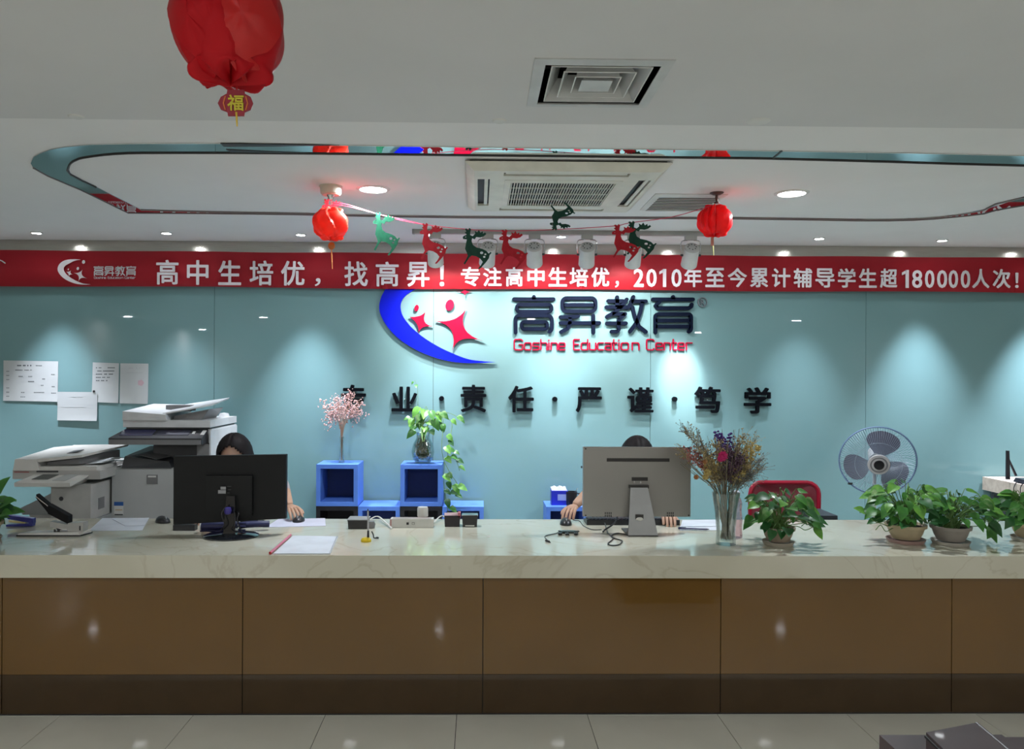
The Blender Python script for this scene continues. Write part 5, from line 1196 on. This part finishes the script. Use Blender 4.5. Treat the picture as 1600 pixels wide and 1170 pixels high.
# ------------------------------------------------------------------ leather seating at the bottom right
LE = mat('brown_leather', (.075,.052,.054), .5, col2=(.065,.044,.046), scale=6, bump=.15, coat=.05); LE2 = mat('dark_piping', (.008,.006,.007), .4); LE3 = mat('leather_side', (.035,.022,.028), .5)
def cushion(bm, x0, x1, y0, y1, z0, z1, M=None): return box(bm, x0, x1, y0, y1, z0, z1, M)
c = P(1376, 1150, 2.62); zt0 = Pz(1500, 1148, .43)
t = thing('leather_armchair', 'dark brown leather armchair with a raised headrest at the bottom right corner', 'armchair', (1.3, 1.7, 0))
T = Vector(t.location)
ZS = .69; fa = Pz(1374, 1148, ZS)-T
x0 = fa.x; yb = fa.y
obj('backrest', box(B(), x0, x0+.30, yb-.16, yb, .30, ZS), LE, t, bevel=.025, seg=3)
obj('backrest', box(B(), x0+.302, x0+.68, yb-.16, yb-.004, .30, ZS-.004), LE, t, bevel=.025, seg=3)
obj('seat_cushion', box(B(), x0+.01, x0+.67, yb-.66, yb-.165, .30, .42), LE, t, bevel=.025, seg=3)
obj('base', box(B(), x0+.005, x0+.675, yb-.66, yb-.006, .06, .298), LE3, t, bevel=.01)
for a in (.05, .62):
    for y in (-.6,-.06): obj('leg', cyl(B(), (x0+a,yb+y,0), (x0+a,yb+y,.06), .02, n=12), BLACKP, t)
za = .745
k = [Pz(1447,1144,za)-T, Pz(1524,1129,za)-T, Pz(1575,1172,za)-T, Pz(1500,1195,za)-T]
def low(p, z, dx=0, dy=0): return Vector((p.x+dx, p.y+dy, z))
obj('headrest', hexa(B(), [low(k[3],ZS-.02),low(k[2],ZS-.02),low(k[1],ZS-.02),low(k[0],ZS-.02),k[3],k[2],k[1],k[0]]), LE, t, bevel=.014, seg=3)
b = B(); tube(b, [k[1]+Vector((.003,.0,-.002)), k[2]+Vector((.003,0,-.002))], .004, 8, 1); obj('piping', b, LE2, t)
b = B(); tube(b, [k[0]+Vector((0,.0,-.010)), k[3]+Vector((0,0,-.010))], .004, 8, 1); obj('piping', b, LE2, t)

# ------------------------------------------------------------------ lanterns
RL = mat('lantern_red', (.62,.012,.012), .35, col2=(.50,.008,.01), scale=4, trl=.35, coat=.15); RLD = mat('lantern_red_dark', (.50,.006,.012), .45, col2=(.38,.005,.01), scale=3, trl=.25, spec=.2)
GOLD = mat('tassel_gold', (.60,.42,.04), .6); TAGR = mat('tag_crimson', (.26,.006,.02), .4); TAGO = mat('tag_orange', (.55,.14,.02), .4)
def lantern_body(R, H, seed, npet=5, m=RL, skew=.5, PW=.6, FO=.86):
    b = B(); nu, nv = 72, 36; rr = random.Random(seed); ph = rr.random()*6
    rows = []
    for j in range(nv+1):
        th = PI*j/nv; row = []
        for i in range(nu):
            a = 2*PI*i/nu; s = (npet*(a/(2*PI))+skew*math.sin(th*1.2+ph)+skew*th/PI) % 1
            fold = FO+(1.03-FO)*s**1.4 if s < .93 else FO+(1.03-FO)*(1-(s-.93)/.07)
            r = fold*(1+.03*math.sin(3*a+ph+2*th))*(1+.02*math.sin(9*a+5*th))
            fl = max(0, abs(math.cos(th))-.80)/.20
            rad = R*math.sin(th)**PW*r+R*.24*fl*(1+.35*math.sin(5*a+ph))*(1 if th > 0.01 and th < PI-.01 else 0)
            z = H*math.cos(th)*(.92+.10*s)+(-1 if math.cos(th) < 0 else 1)*H*.10*fl*math.sin(7*a+ph)
            row.append(b.verts.new((rad*math.cos(a), rad*math.sin(a), z)))
        rows.append(row)
    for r_, s_ in zip(rows, rows[1:]):
        for i in range(nu): b.faces.new((r_[i], s_[i], s_[(i+1)%nu], r_[(i+1)%nu]))
    bmesh.ops.remove_doubles(b, verts=b.verts, dist=1e-5); return b
# big lantern near the viewer
Yn = 1.45; c = P(361, 38, Yn)
t = thing('big_lantern', 'big crumpled red plastic lantern hanging at the top left, nearest the viewer', 'lantern', c); g = lambda px, py: P(px, py, Yn)-c
obj('petals', lantern_body(.101, .104, 4, 5, RLD, .35, .62, .93), RLD, t, smooth=50)
def petal(par, pts, m, seed, y0=-.07):
    """large loose sheet folded over the front, outline in px"""
    q = [g(x, y) for x, y in smooth2(pts, 3, True)]; cen = sum(q, Vector())/len(q); b = B(); rr = random.Random(seed)
    def dep(p): r2 = (p.x**2+p.z**2)/(.106**2); return -.098*math.sqrt(max(0, 1-r2*.93))-.004
    rings = []
    for f in (1, .75, .5, .25):
        rings.append([b.verts.new(Vector((v.x, dep(v)-.004*(1-f)+.002*math.sin(i*.9+seed), v.z))) for i, v in enumerate([cen.lerp(p, f) for p in q])])
    cv = b.verts.new(Vector((cen.x, dep(cen)-.004, cen.z))); n = len(q)
    for r_, s_ in zip(rings, rings[1:]):
        for i in range(n): b.faces.new((r_[i], r_[(i+1)%n], s_[(i+1)%n], s_[i]))
    for i in range(n): b.faces.new((rings[-1][i], rings[-1][(i+1)%n], cv))
    bmesh.ops.recalc_face_normals(b, faces=b.faces); bmesh.ops.solidify(b, geom=b.faces[:], thickness=.0015)
    obj('loose_petal', b, m, par, smooth=60)
petal(t, [(275,30),(280,-8),(318,-30),(322,20),(338,55),(362,95),(366,112),(340,120),(322,108),(295,78)], RLD, 1)
petal(t, [(322,20),(345,-8),(372,22),(366,60),(362,92),(345,68)], RLD, 2)
petal(t, [(376,-30),(420,-5),(440,30),(448,60),(432,90),(412,104),(380,118),(366,100),(371,60),(376,20)], RL, 3)
petal(t, [(325,108),(350,112),(366,112),(352,124),(338,128),(327,122)], RLD, 4); petal(t, [(372,108),(400,106),(412,116),(392,122),(386,132),(376,118)], RL, 5)
obj('hanging_string', cyl(B(), (0,0,.09), (0,0,ZN-c.z), .0012, n=6), RL, t)
# lantern-shaped tag
tc_ = g(369, 161); tg = []
for x, y in [(356,141),(382,141),(383,147),(392,152),(396,162),(392,172),(383,176),(382,182),(357,182),(356,176),(346,172),(341,162),(346,152),(355,147)]: tg.append(g(x, y))
obj('tag', plate([[(p.x, p.z) for p in tg]], -.003, .0), TAGR, t, smooth=None)
for x in (350, 388): 
    b = B(); stroke(b, [(p.x, p.z) for p in [g(x+(3 if x < 369 else -3), 152), g(x, 162), g(x+(3 if x < 369 else -3), 172)]], .0022, -.0042, -.003); obj('tag_rib', b, TAGO, t)
b = B(); e0, e1 = g(356.5,174), g(382,149.5); put_glyph(b, '福', e0.x, e1.x, e0.z, e1.z, -.0048, -.003, .02); obj('tag_character', b, mat('tag_gold', (.55,.48,.03), .5), t, smooth=None)
b = B(); tube(b, [g(366,120),g(369,130),g(369,147)], .0006, 5, 2); tube(b, [g(372,118),g(371,132),g(370,147)], .0006, 5, 2); tube(b, [g(364,133),g(360,136),g(366,140)], .0008, 5, 3); obj('tag_string', b, RL, t)
b = B(); e0, e1 = g(370,176), g(371,198); cyl(b, (e0.x,-.002,e0.z), (e1.x,-.002,e1.z), .0024, .0012, 8); obj('tassel', b, GOLD, t)
# left small lantern on its round base
Yl = 4.2
pb1 = Pz(517, 291, ZC); Yl = pb1.y
t0 = thing('smoke_detector', 'round cream smoke-detector base on the ceiling above the left lantern', 'detector base', (pb1.x, Yl, ZC))
obj('base', lathe(B(), [(0,-.048),(.045,-.048),(.054,-.040),(.056,-.006),(.062,-.004),(.062,0),(0,0)], 32), mat('cream_plastic', (.60,.54,.44), .4), t0)
obj('stem', lathe(B(), [(0,-.075),(.012,-.073),(.016,-.06),(.022,-.048),(0,-.048)], 16), CHROME, t0)
c = P(517, 350, Yl); t = thing('small_lantern', 'small crumpled orange-red lantern hanging beside the left downlight', 'lantern', c, 0, 'small lanterns at the ends of the deer garland'); g = lambda px, py: P(px, py, Yl)-c
RL1 = mat('lantern_orange_red', (.85,.06,.03), .35, col2=(.70,.035,.02), scale=6, trl=.45, coat=.15)
obj('petals', lantern_body(.100, .080, 8, 6, RL1, .6, .85), RL1, t, smooth=50)
obj('hanging_string', cyl(B(), (0,0,.07), (0,0,ZC-.075-c.z), .0015, n=6), RL, t)
b = B(); e = g(518,384); bmesh.ops.create_uvsphere(b, u_segments=16, v_segments=10, radius=.019, matrix=Matrix.Translation((e.x,0,e.z)) @ Matrix.Diagonal((1,.5,1.1,1))); obj('tag_bead', b, TAGO, t)
b = B(); e2 = g(518,396); e3 = g(519,420); cyl(b, (e.x,0,e.z+.05), (e.x,0,e.z), .001, n=5); cyl(b, (e.x,0,e.z), (e2.x,0,e2.z), .003, n=6); cyl(b, (e2.x,0,e2.z), (e3.x,0,e3.z), .004, .002, 6); obj('tassel', b, mat('tassel_orange', (.6,.22,.06), .6), t)
# right small lantern
pb2 = Pz(1120, 301, ZC); Yr = pb2.y
t0 = thing('sprinkler', 'small brown sprinkler rose on the ceiling above the right lantern', 'sprinkler', (pb2.x, Yr, ZC)); BRN = mat('sprinkler_brown', (.10,.055,.045), .4, .4)
obj('rosette', lathe(B(), [(0,-.014),(.02,-.013),(.036,-.004),(.038,0),(0,0)], 20), BRN, t0)
obj('nozzle', lathe(B(), [(0,-.06),(.014,-.058),(.014,-.052),(.006,-.048),(.009,-.03),(.008,-.013),(0,-.013)], 14), BRN, t0)
c = P(1117, 345, Yr); t = thing('small_lantern', 'small bright red lantern hanging at the right end of the deer garland', 'lantern', c, 0, 'small lanterns at the ends of the deer garland'); g = lambda px, py: P(px, py, Yr)-c
RL2 = mat('lantern_bright_red', (.80,.01,.015), .4, col2=(.66,.008,.012), scale=6, trl=.4)
obj('petals', lantern_body(.098, .080, 12, 14, RL2, .1, .85), RL2, t, smooth=50)
obj('hanging_string', cyl(B(), (0,0,.07), (.0,0,ZC-.06-c.z), .0015, n=6), RL, t)
e0, e1 = g(1113,371), g(1114,384); obj('tag_bead', box(B(), e0.x-.008, e0.x+.008, -.002, .002, e1.z, e0.z), mat('tag_faded', (.45,.18,.13), .5), t, bevel=.002)
b = B(); cyl(b, (e0.x,0,e0.z), (e0.x,0,e0.z+.04), .001, n=5); e2 = g(1115,399); cyl(b, (e1.x,0,e1.z), (e2.x,0,e2.z), .004, .002, 6); obj('tassel', b, mat('tassel_pale', (.55,.50,.18), .6), t)

# ------------------------------------------------------------------ deer garland
DR = [(765,470),(768,490),(800,494),(792,540),(785,590),(800,630),(808,660),(792,700),(772,738),(784,748),(800,716),(822,676),(842,657),(880,665),(915,690),(936,722),(917,760),(896,788),(910,792),(932,766),(962,726),(987,686),(994,652),(1010,630),(1001,621),(986,638),(965,610),(930,590),(880,575),(852,550),(840,510),(846,482),(866,494),(880,470),(915,474),(945,462),(965,440),(955,424),(938,438),(935,412),(916,428),(903,398),(888,424),(868,408),(872,436),(850,462),(828,450),(830,420),(836,392),(820,378),(812,402),(798,384),(784,390),(796,416),(782,424),(800,446),(776,458)]
DH = [(926,630,14),(958,645,9),(948,671,10)]
DCOL = {'green': mat('felt_green', (.008,.17,.085), .8, col2=(.006,.14,.07), scale=40, trl=.15), 'dark': mat('felt_dark_green', (.008,.055,.035), .85, col2=(.006,.045,.03), scale=40), 'red': mat('felt_red', (.45,.012,.025), .85, col2=(.38,.01,.02), scale=40)}
YG = (Yl+Yr)/2
def deer(x0, x1, y0, y1, col, label, flip=False, dy=0, key=None):
    Y = YG+dy; c = P((x0+x1)/2, (y0+y1)/2, Y)
    def f(x, y):
        u = (x-765)/(1010-765); v = (y-378)/(792-378)
        if flip: v = 1-v
        q = P(x0+(x1-x0)*u, y0+(y1-y0)*v, Y)-c; return (q.x, q.z)
    outs = [[f(x, y) for x, y in DR]]
    for cx, cy, r in DH: outs.append([f(cx+r*math.cos(2*PI*i/12), cy+r*math.sin(2*PI*i/12)) for i in range(12)])
    cx, cy = 790, 470; outs.append([f(cx+4*math.cos(2*PI*i/8), cy+4*math.sin(2*PI*i/8)) for i in range(8)])
    o = obj('deer_cutout', plate(outs, -.0025, .0025), DCOL[col], smooth=None, loc=c); tag(o, label, 'deer decoration', 'felt deer on the garland')
deer(583, 625, 331, 399, 'green', 'bright green felt deer cutout, first along the garland from the left lantern')
deer(656, 700, 348, 412, 'red', 'red felt deer cutout between the bright green deer and the dark green deer')
deer(723, 768, 356, 420, 'dark', 'dark green felt deer cutout in the left half of the garland', dy=-.01)
deer(780, 825, 358, 420, 'red', 'red felt deer cutout in the middle of the garland, left of the upside-down deer')
deer(859, 899, 316, 360, 'dark', 'dark green felt deer cutout flipped upside down above the string', flip=True)
deer(956, 1001, 350, 409, 'red', 'red felt deer cutout overlapping a dark green one at the right', dy=-.014)
deer(978, 1026, 345, 404, 'dark', 'dark green felt deer cutout overlapping a red one at the right')
deer(503, 543, 310, 364, 'red', 'red felt deer cutout tucked behind the left lantern, only its antlers showing', dy=.11)
b = B(); gp = [(519,320),(540,322),(585,333),(620,343),(664,351),(727,358),(790,361),(880,358),(960,353),(985,348),(1050,339),(1110,322)]
tube(b, [P(x, y, YG+.004) for x, y in gp], .0022, 5, 3)
tube(b, [P(x, y, YG+.008) for x, y in [(519,316),(545,320),(585,333),(620,341),(660,350)]], .002, 5, 3)
cc = P(820, 345, YG); 
for v in b.verts: v.co -= cc
tag(obj('garland_string', b, mat('ribbon_pink', (.60,.06,.12), .5), loc=cc), 'thin red ribbon strung between the two small lanterns', 'garland string')

# ------------------------------------------------------------------ people
SKIN = mat('skin', (.50,.30,.20), .5, col2=(.46,.26,.17), scale=10); HAIR = mat('black_hair', (.010,.008,.009), .6, col2=(.014,.011,.011), scale=40, aniso=(8,8,1), spec=.15); TROU = mat('trousers', (.02,.022,.035), .8); SHOE = mat('shoe', (.015,.015,.015), .5)
def skin_graph(verts, edges, rad, sub=1, root=0):
    me = bpy.data.meshes.new('s'); me.from_pydata([tuple(v) for v in verts], edges, []); o = bpy.data.objects.new('s', me); C.objects.link(o)
    md = o.modifiers.new('k', 'SKIN'); md.use_smooth_shade = True
    for i, sv in enumerate(me.skin_vertices[0].data):
        r = rad[i]; sv.radius = (r, r) if not isinstance(r, tuple) else r; sv.use_root = (i == root)
    m2 = o.modifiers.new('s', 'SUBSURF'); m2.levels = sub; m2.render_levels = sub
    bpy.context.view_layer.update(); r = bpy.data.meshes.new_from_object(o.evaluated_get(bpy.context.evaluated_depsgraph_get()))
    bpy.data.objects.remove(o); return r
def hand(bm, wrist, palm, nrm, side, grip=.45, curl=1.0):
    """wrist -> palm direction, nrm = back of the hand (up); side=+1 thumb towards +lateral"""
    d = (palm-wrist).normalized(); n = (nrm-d*nrm.dot(d)).normalized(); l = d.cross(n)*side
    V = [wrist, wrist+d*.035, wrist+d*.07]; E = [(0,1),(1,2)]; R = [.024,(.032),(.030)]
    me = skin_graph(V, E, [(.026,.019),(.036,.017),(.036,.015)], 1); bm.from_mesh(me)
    for k, (off, L) in enumerate(((.027,.068),(.009,.076),(-.009,.070),(-.026,.055))):
        p0 = wrist+d*.05+l*off*.7; p1 = wrist+d*.085+l*off+n*.006; p2 = p1+d*L*.50-n*L*.22*curl+n*.004+l*off*.12; p3 = p2+d*L*.30-n*L*.36*curl; p4 = p3+d*L*.12-n*L*.30*curl
        bm.from_mesh(skin_graph([p0,p1,p2,p3,p4], [(0,1),(1,2),(2,3),(3,4)], [.010,.0098,.0088,.0080,.0068], 1))
    p0 = wrist+d*.02+l*.012; p1 = wrist+d*.035+l*.036-n*.006; p2 = p1+d*.035+l*.014-n*.012*curl; p3 = p2+d*.026-l*.002-n*.010*curl
    bm.from_mesh(skin_graph([p0,p1,p2,p3], [(0,1),(1,2),(2,3)], [.013,.012,.0105,.008], 1))
def person(label, head, base, joints, shirt, sleeve_cut, hair_style, tiltx=.25, hand_dirs=()):
    """joints in world space; head = centre of the head; base on the floor"""
    t = thing('person', label, 'person', base); W = lambda p: Vector(p)-Vector(base)
    J = {k: W(v) for k, v in joints.items()}; H = W(head)
    names = ['pelvis','waist','chest','neck','hip_l','knee_l','ankle_l','toe_l','hip_r','knee_r','ankle_r','toe_r','sh_l','el_l','wr_l','sh_r','el_r','wr_r','skull']
    J['skull'] = H+Vector((0,.01,-.04))
    V = [J[k] for k in names]; ix = {k: i for i, k in enumerate(names)}
    E = [(ix[a], ix[b_]) for a, b_ in (('pelvis','waist'),('waist','chest'),('chest','neck'),('neck','skull'),('pelvis','hip_l'),('hip_l','knee_l'),('knee_l','ankle_l'),('ankle_l','toe_l'),('pelvis','hip_r'),('hip_r','knee_r'),('knee_r','ankle_r'),('ankle_r','toe_r'),('chest','sh_l'),('sh_l','el_l'),('el_l','wr_l'),('chest','sh_r'),('sh_r','el_r'),('el_r','wr_r'))]
    R = dict(pelvis=(.15,.11), waist=(.125,.09), chest=(.135,.10), neck=(.052,.052), hip_l=.095, knee_l=.062, ankle_l=.04, toe_l=.035, hip_r=.095, knee_r=.062, ankle_r=.04, toe_r=.035, sh_l=.058, el_l=.042, wr_l=.025, sh_r=.058, el_r=.042, wr_r=.025, skull=.055)
    me = skin_graph(V, E, [R[k] for k in names], 2)
    bm = B(); bm.from_mesh(me)
    # head: shaped ellipsoid with brow, nose, chin
    hb = B(); bmesh.ops.create_uvsphere(hb, u_segments=32, v_segments=24, radius=1)
    for v in hb.verts:
        x, y, z = v.co; f = -y
        jaw = 1-.28*max(0, -z)**1.3
        X = x*.074*jaw; Y = y*.093*(1-.10*max(0,-z)*(1 if y > 0 else 0)); Z = z*.115
        if f > .3: 
            g_ = math.exp(-((x/.16)**2)-((z+.12)/.22)**2); Y -= .020*g_                          # nose
            Y += .008*(math.exp(-((abs(x)-.36)/.17)**2-((z-.08)/.12)**2))                         # sockets
            Y -= .006*math.exp(-(x/.3)**2-((z+.52)/.08)**2)                                       # lips
            Y -= .008*math.exp(-(x/.3)**2-((z+.85)/.15)**2)                                       # chin
        v.co = Vector((X, Y, Z))
    RM = Matrix.Translation(H) @ Matrix.Rotation(tiltx, 4, 'X')
    bmesh.ops.transform(hb, matrix=RM, verts=hb.verts)
    tm = bpy.data.meshes.new('h'); hb.to_mesh(tm); hb.free(); bm.from_mesh(tm)
    for s in (-1, 1): bmesh.ops.create_uvsphere(bm, u_segments=10, v_segments=8, radius=1, matrix=RM @ Matrix.Translation((s*.075,.01,-.008)) @ Matrix.Diagonal((.010,.02,.032,1)))
    for nm, sgn, pt in hand_dirs: hand(bm, J[nm], W(pt), Vector((0,-.15,1)), sgn)
    body = obj('body', bm, SKIN, t, smooth='all'); me = body.data
    me.materials.append(shirt); me.materials.append(TROU); me.materials.append(SHOE)
    cut = {k: J[k] for k in ('sh_l','el_l','wr_l','sh_r','el_r','wr_r')}
    def dseg(p, a, b_): ab = b_-a; s = max(0, min(1, (p-a).dot(ab)/ab.length_squared)); return (p-(a+ab*s)).length, s
    for pl_ in me.polygons:
        p = pl_.center; best = []
        for tag_, a, b_ in (('skin','neck','skull'),('torso','pelvis','waist'),('torso','waist','chest'),('torso','chest','neck'),('torso','chest','sh_l'),('torso','chest','sh_r'),('ua','sh_l','el_l'),('ua','sh_r','el_r'),('fa','el_l','wr_l'),('fa','el_r','wr_r'),('leg','hip_l','knee_l'),('leg','hip_r','knee_r'),('leg','knee_l','ankle_l'),('leg','knee_r','ankle_r'),('foot','ankle_l','toe_l'),('foot','ankle_r','toe_r')):
            dd, s = dseg(p, J[a], J[b_]); best.append((dd, s, tag_, b_))
        dd, s, tg_, b_ = min(best); m_i = 0
        if tg_ == 'torso': m_i = 1 if not (b_ == 'neck' and s > .75) else 0
        elif tg_ == 'ua': m_i = 1
        elif tg_ == 'fa': m_i = 1 if s < sleeve_cut else 0
        elif tg_ == 'leg': m_i = 2
        elif tg_ == 'foot': m_i = 3
        if (p-H).length < .12 and p.z > J['neck'].z+.02: m_i = 0
        pl_.material_index = m_i
    for s in (-1, 1):
        e = RM @ Vector((s*.027,-.080,.008)); b = B(); bmesh.ops.create_uvsphere(b, u_segments=12, v_segments=8, radius=.011, matrix=Matrix.Translation(e)); obj('eye', b, mat('eye_white', (.7,.7,.7), .2), t)
        b = B(); bmesh.ops.create_uvsphere(b, u_segments=10, v_segments=6, radius=.0055, matrix=Matrix.Translation(e+Vector((0,-.0075,-.001)))); obj('iris', b, DARK, t)
        b = B(); tube(b, [RM @ Vector((s*.014,-.088,.030)), RM @ Vector((s*.030,-.087,.035)), RM @ Vector((s*.045,-.076,.031))], .0025, 6, 3); obj('eyebrow', b, HAIR, t)
    b = B(); tube(b, [RM @ Vector((-.022,-.089,-.060)), RM @ Vector((0,-.095,-.058)), RM @ Vector((.022,-.089,-.060))], .004, 8, 3); obj('lips', b, mat('lips', (.42,.13,.12), .5), t)
    # hair: shell with a centre parting
    b = B(); bmesh.ops.create_uvsphere(b, u_segments=48, v_segments=32, radius=1); kill = []
    for v in b.verts:
        x, y, z = v.co; front = -y
        hl = .30+.30*abs(x) if hair_style == 'long' else .45     # hairline height
        part = math.exp(-(x/.07)**2)*(1 if y < .3 else 0)
        k = 1.0
        if front > .25 and z < .66-.9*abs(x)**1.5*0.9: kill.append(v)
        v.co = Vector((x*.104, y*.112, z*.140))*(1-.035*part)
        if hair_style == 'long' and z < .1: v.co.x *= 1+.25*min(1, (.1-z)); v.co.z *= 1+1.0*max(0, (.1-z))
    if hair_style != 'long': kill += [v for v in b.verts if v.co.z < -.06]
    bmesh.ops.delete(b, geom=list(set(kill)), context='VERTS')
    for v in b.verts: v.co += Vector((.0012*math.sin(v.co.x*500), 0, .001*math.sin(v.co.x*400+v.co.y*300)))
    bmesh.ops.solidify(b, geom=b.faces[:], thickness=.006); bmesh.ops.transform(b, matrix=RM, verts=b.verts)
    obj('hair', b, HAIR, t, smooth='all')
    return t
def seated(x, y, hx, hy, hz, hr, hl, er, el_):
    """joints of a sitter facing the viewer; r/l = image right/left hands"""
    sw = .19
    return dict(pelvis=(x,y+.02,.56), waist=(x,y-.0,.72), chest=(x,y-.06,.88), neck=(hx,hy+.05,hz-.14), hip_l=(x-.09,y,.55), knee_l=(x-.11,y-.40,.53), ankle_l=(x-.11,y-.36,.09), toe_l=(x-.11,y-.50,.04),
        hip_r=(x+.09,y,.55), knee_r=(x+.11,y-.40,.53), ankle_r=(x+.11,y-.36,.09), toe_r=(x+.11,y-.50,.04), sh_l=(x-sw,y-.08,.96), sh_r=(x+sw,y-.08,.96), el_l=el_, wr_l=hl, el_r=er, wr_r=hr)
# left sitter: head above the black monitor, hand on a mouse at the monitor's right side
hp = P(367, 712, 4.62); m1 = P(467, 812, 4.28); wr = P(452, 790, 4.40)
jx = seated(hp.x-.04, 4.93, hp.x, 4.66, hp.z, (wr.x, wr.y, wr.z), (hp.x-.06, 4.33, .80), (hp.x+.27, 4.66, .90), (hp.x-.24, 4.62, .82))
person('person with long black centre-parted hair behind the black monitor, hand on a mouse', (hp.x, 4.62, hp.z-.0), (hp.x-.04, 4.93, 0), jx, mat('shirt_grey', (.35,.33,.34), .8), .35, 'long', .30, (('wr_r', -1, (m1.x, m1.y-.02, .80)), ('wr_l', 1, (hp.x-.05, 4.25, .80))))
t = mouse(467, 814.5, 'black computer mouse under the hand right of the black monitor', 0)
office_chair(hp.x-.07, 4.93, cl_, 'black office chair of the person behind the black monitor', backtop=.84, w=.36, mesh_back=(BLACKP, cl_), arms=False)
# right sitter
hp = P(995, 712, 4.72); wr = P(895, 790, 4.42); m2 = P(884, 815, 4.28)
jx = seated(hp.x-.0, 5.00, hp.x, 4.76, hp.z, (hp.x+.08, 4.31, .800), (wr.x+.01, wr.y, wr.z), (hp.x+.25, 4.62, .84), (P(925,765,4.62).x, 4.62, P(925,765,4.62).z))
person('person with black hair almost hidden behind the silver computer, hand on a mouse', (hp.x, 4.72, hp.z-.012), (hp.x, 5.00, 0), jx, mat('shirt_white', (.55,.50,.52), .8), .30, 'short', .35, (('wr_l', 1, (m2.x, m2.y-.02, .80)), ('wr_r', -1, (hp.x+.07, 4.22, .80))))
office_chair(hp.x, 5.00, cl_, 'black office chair of the person behind the silver computer', backtop=.84, w=.36, mesh_back=(BLACKP, cl_), arms=False)
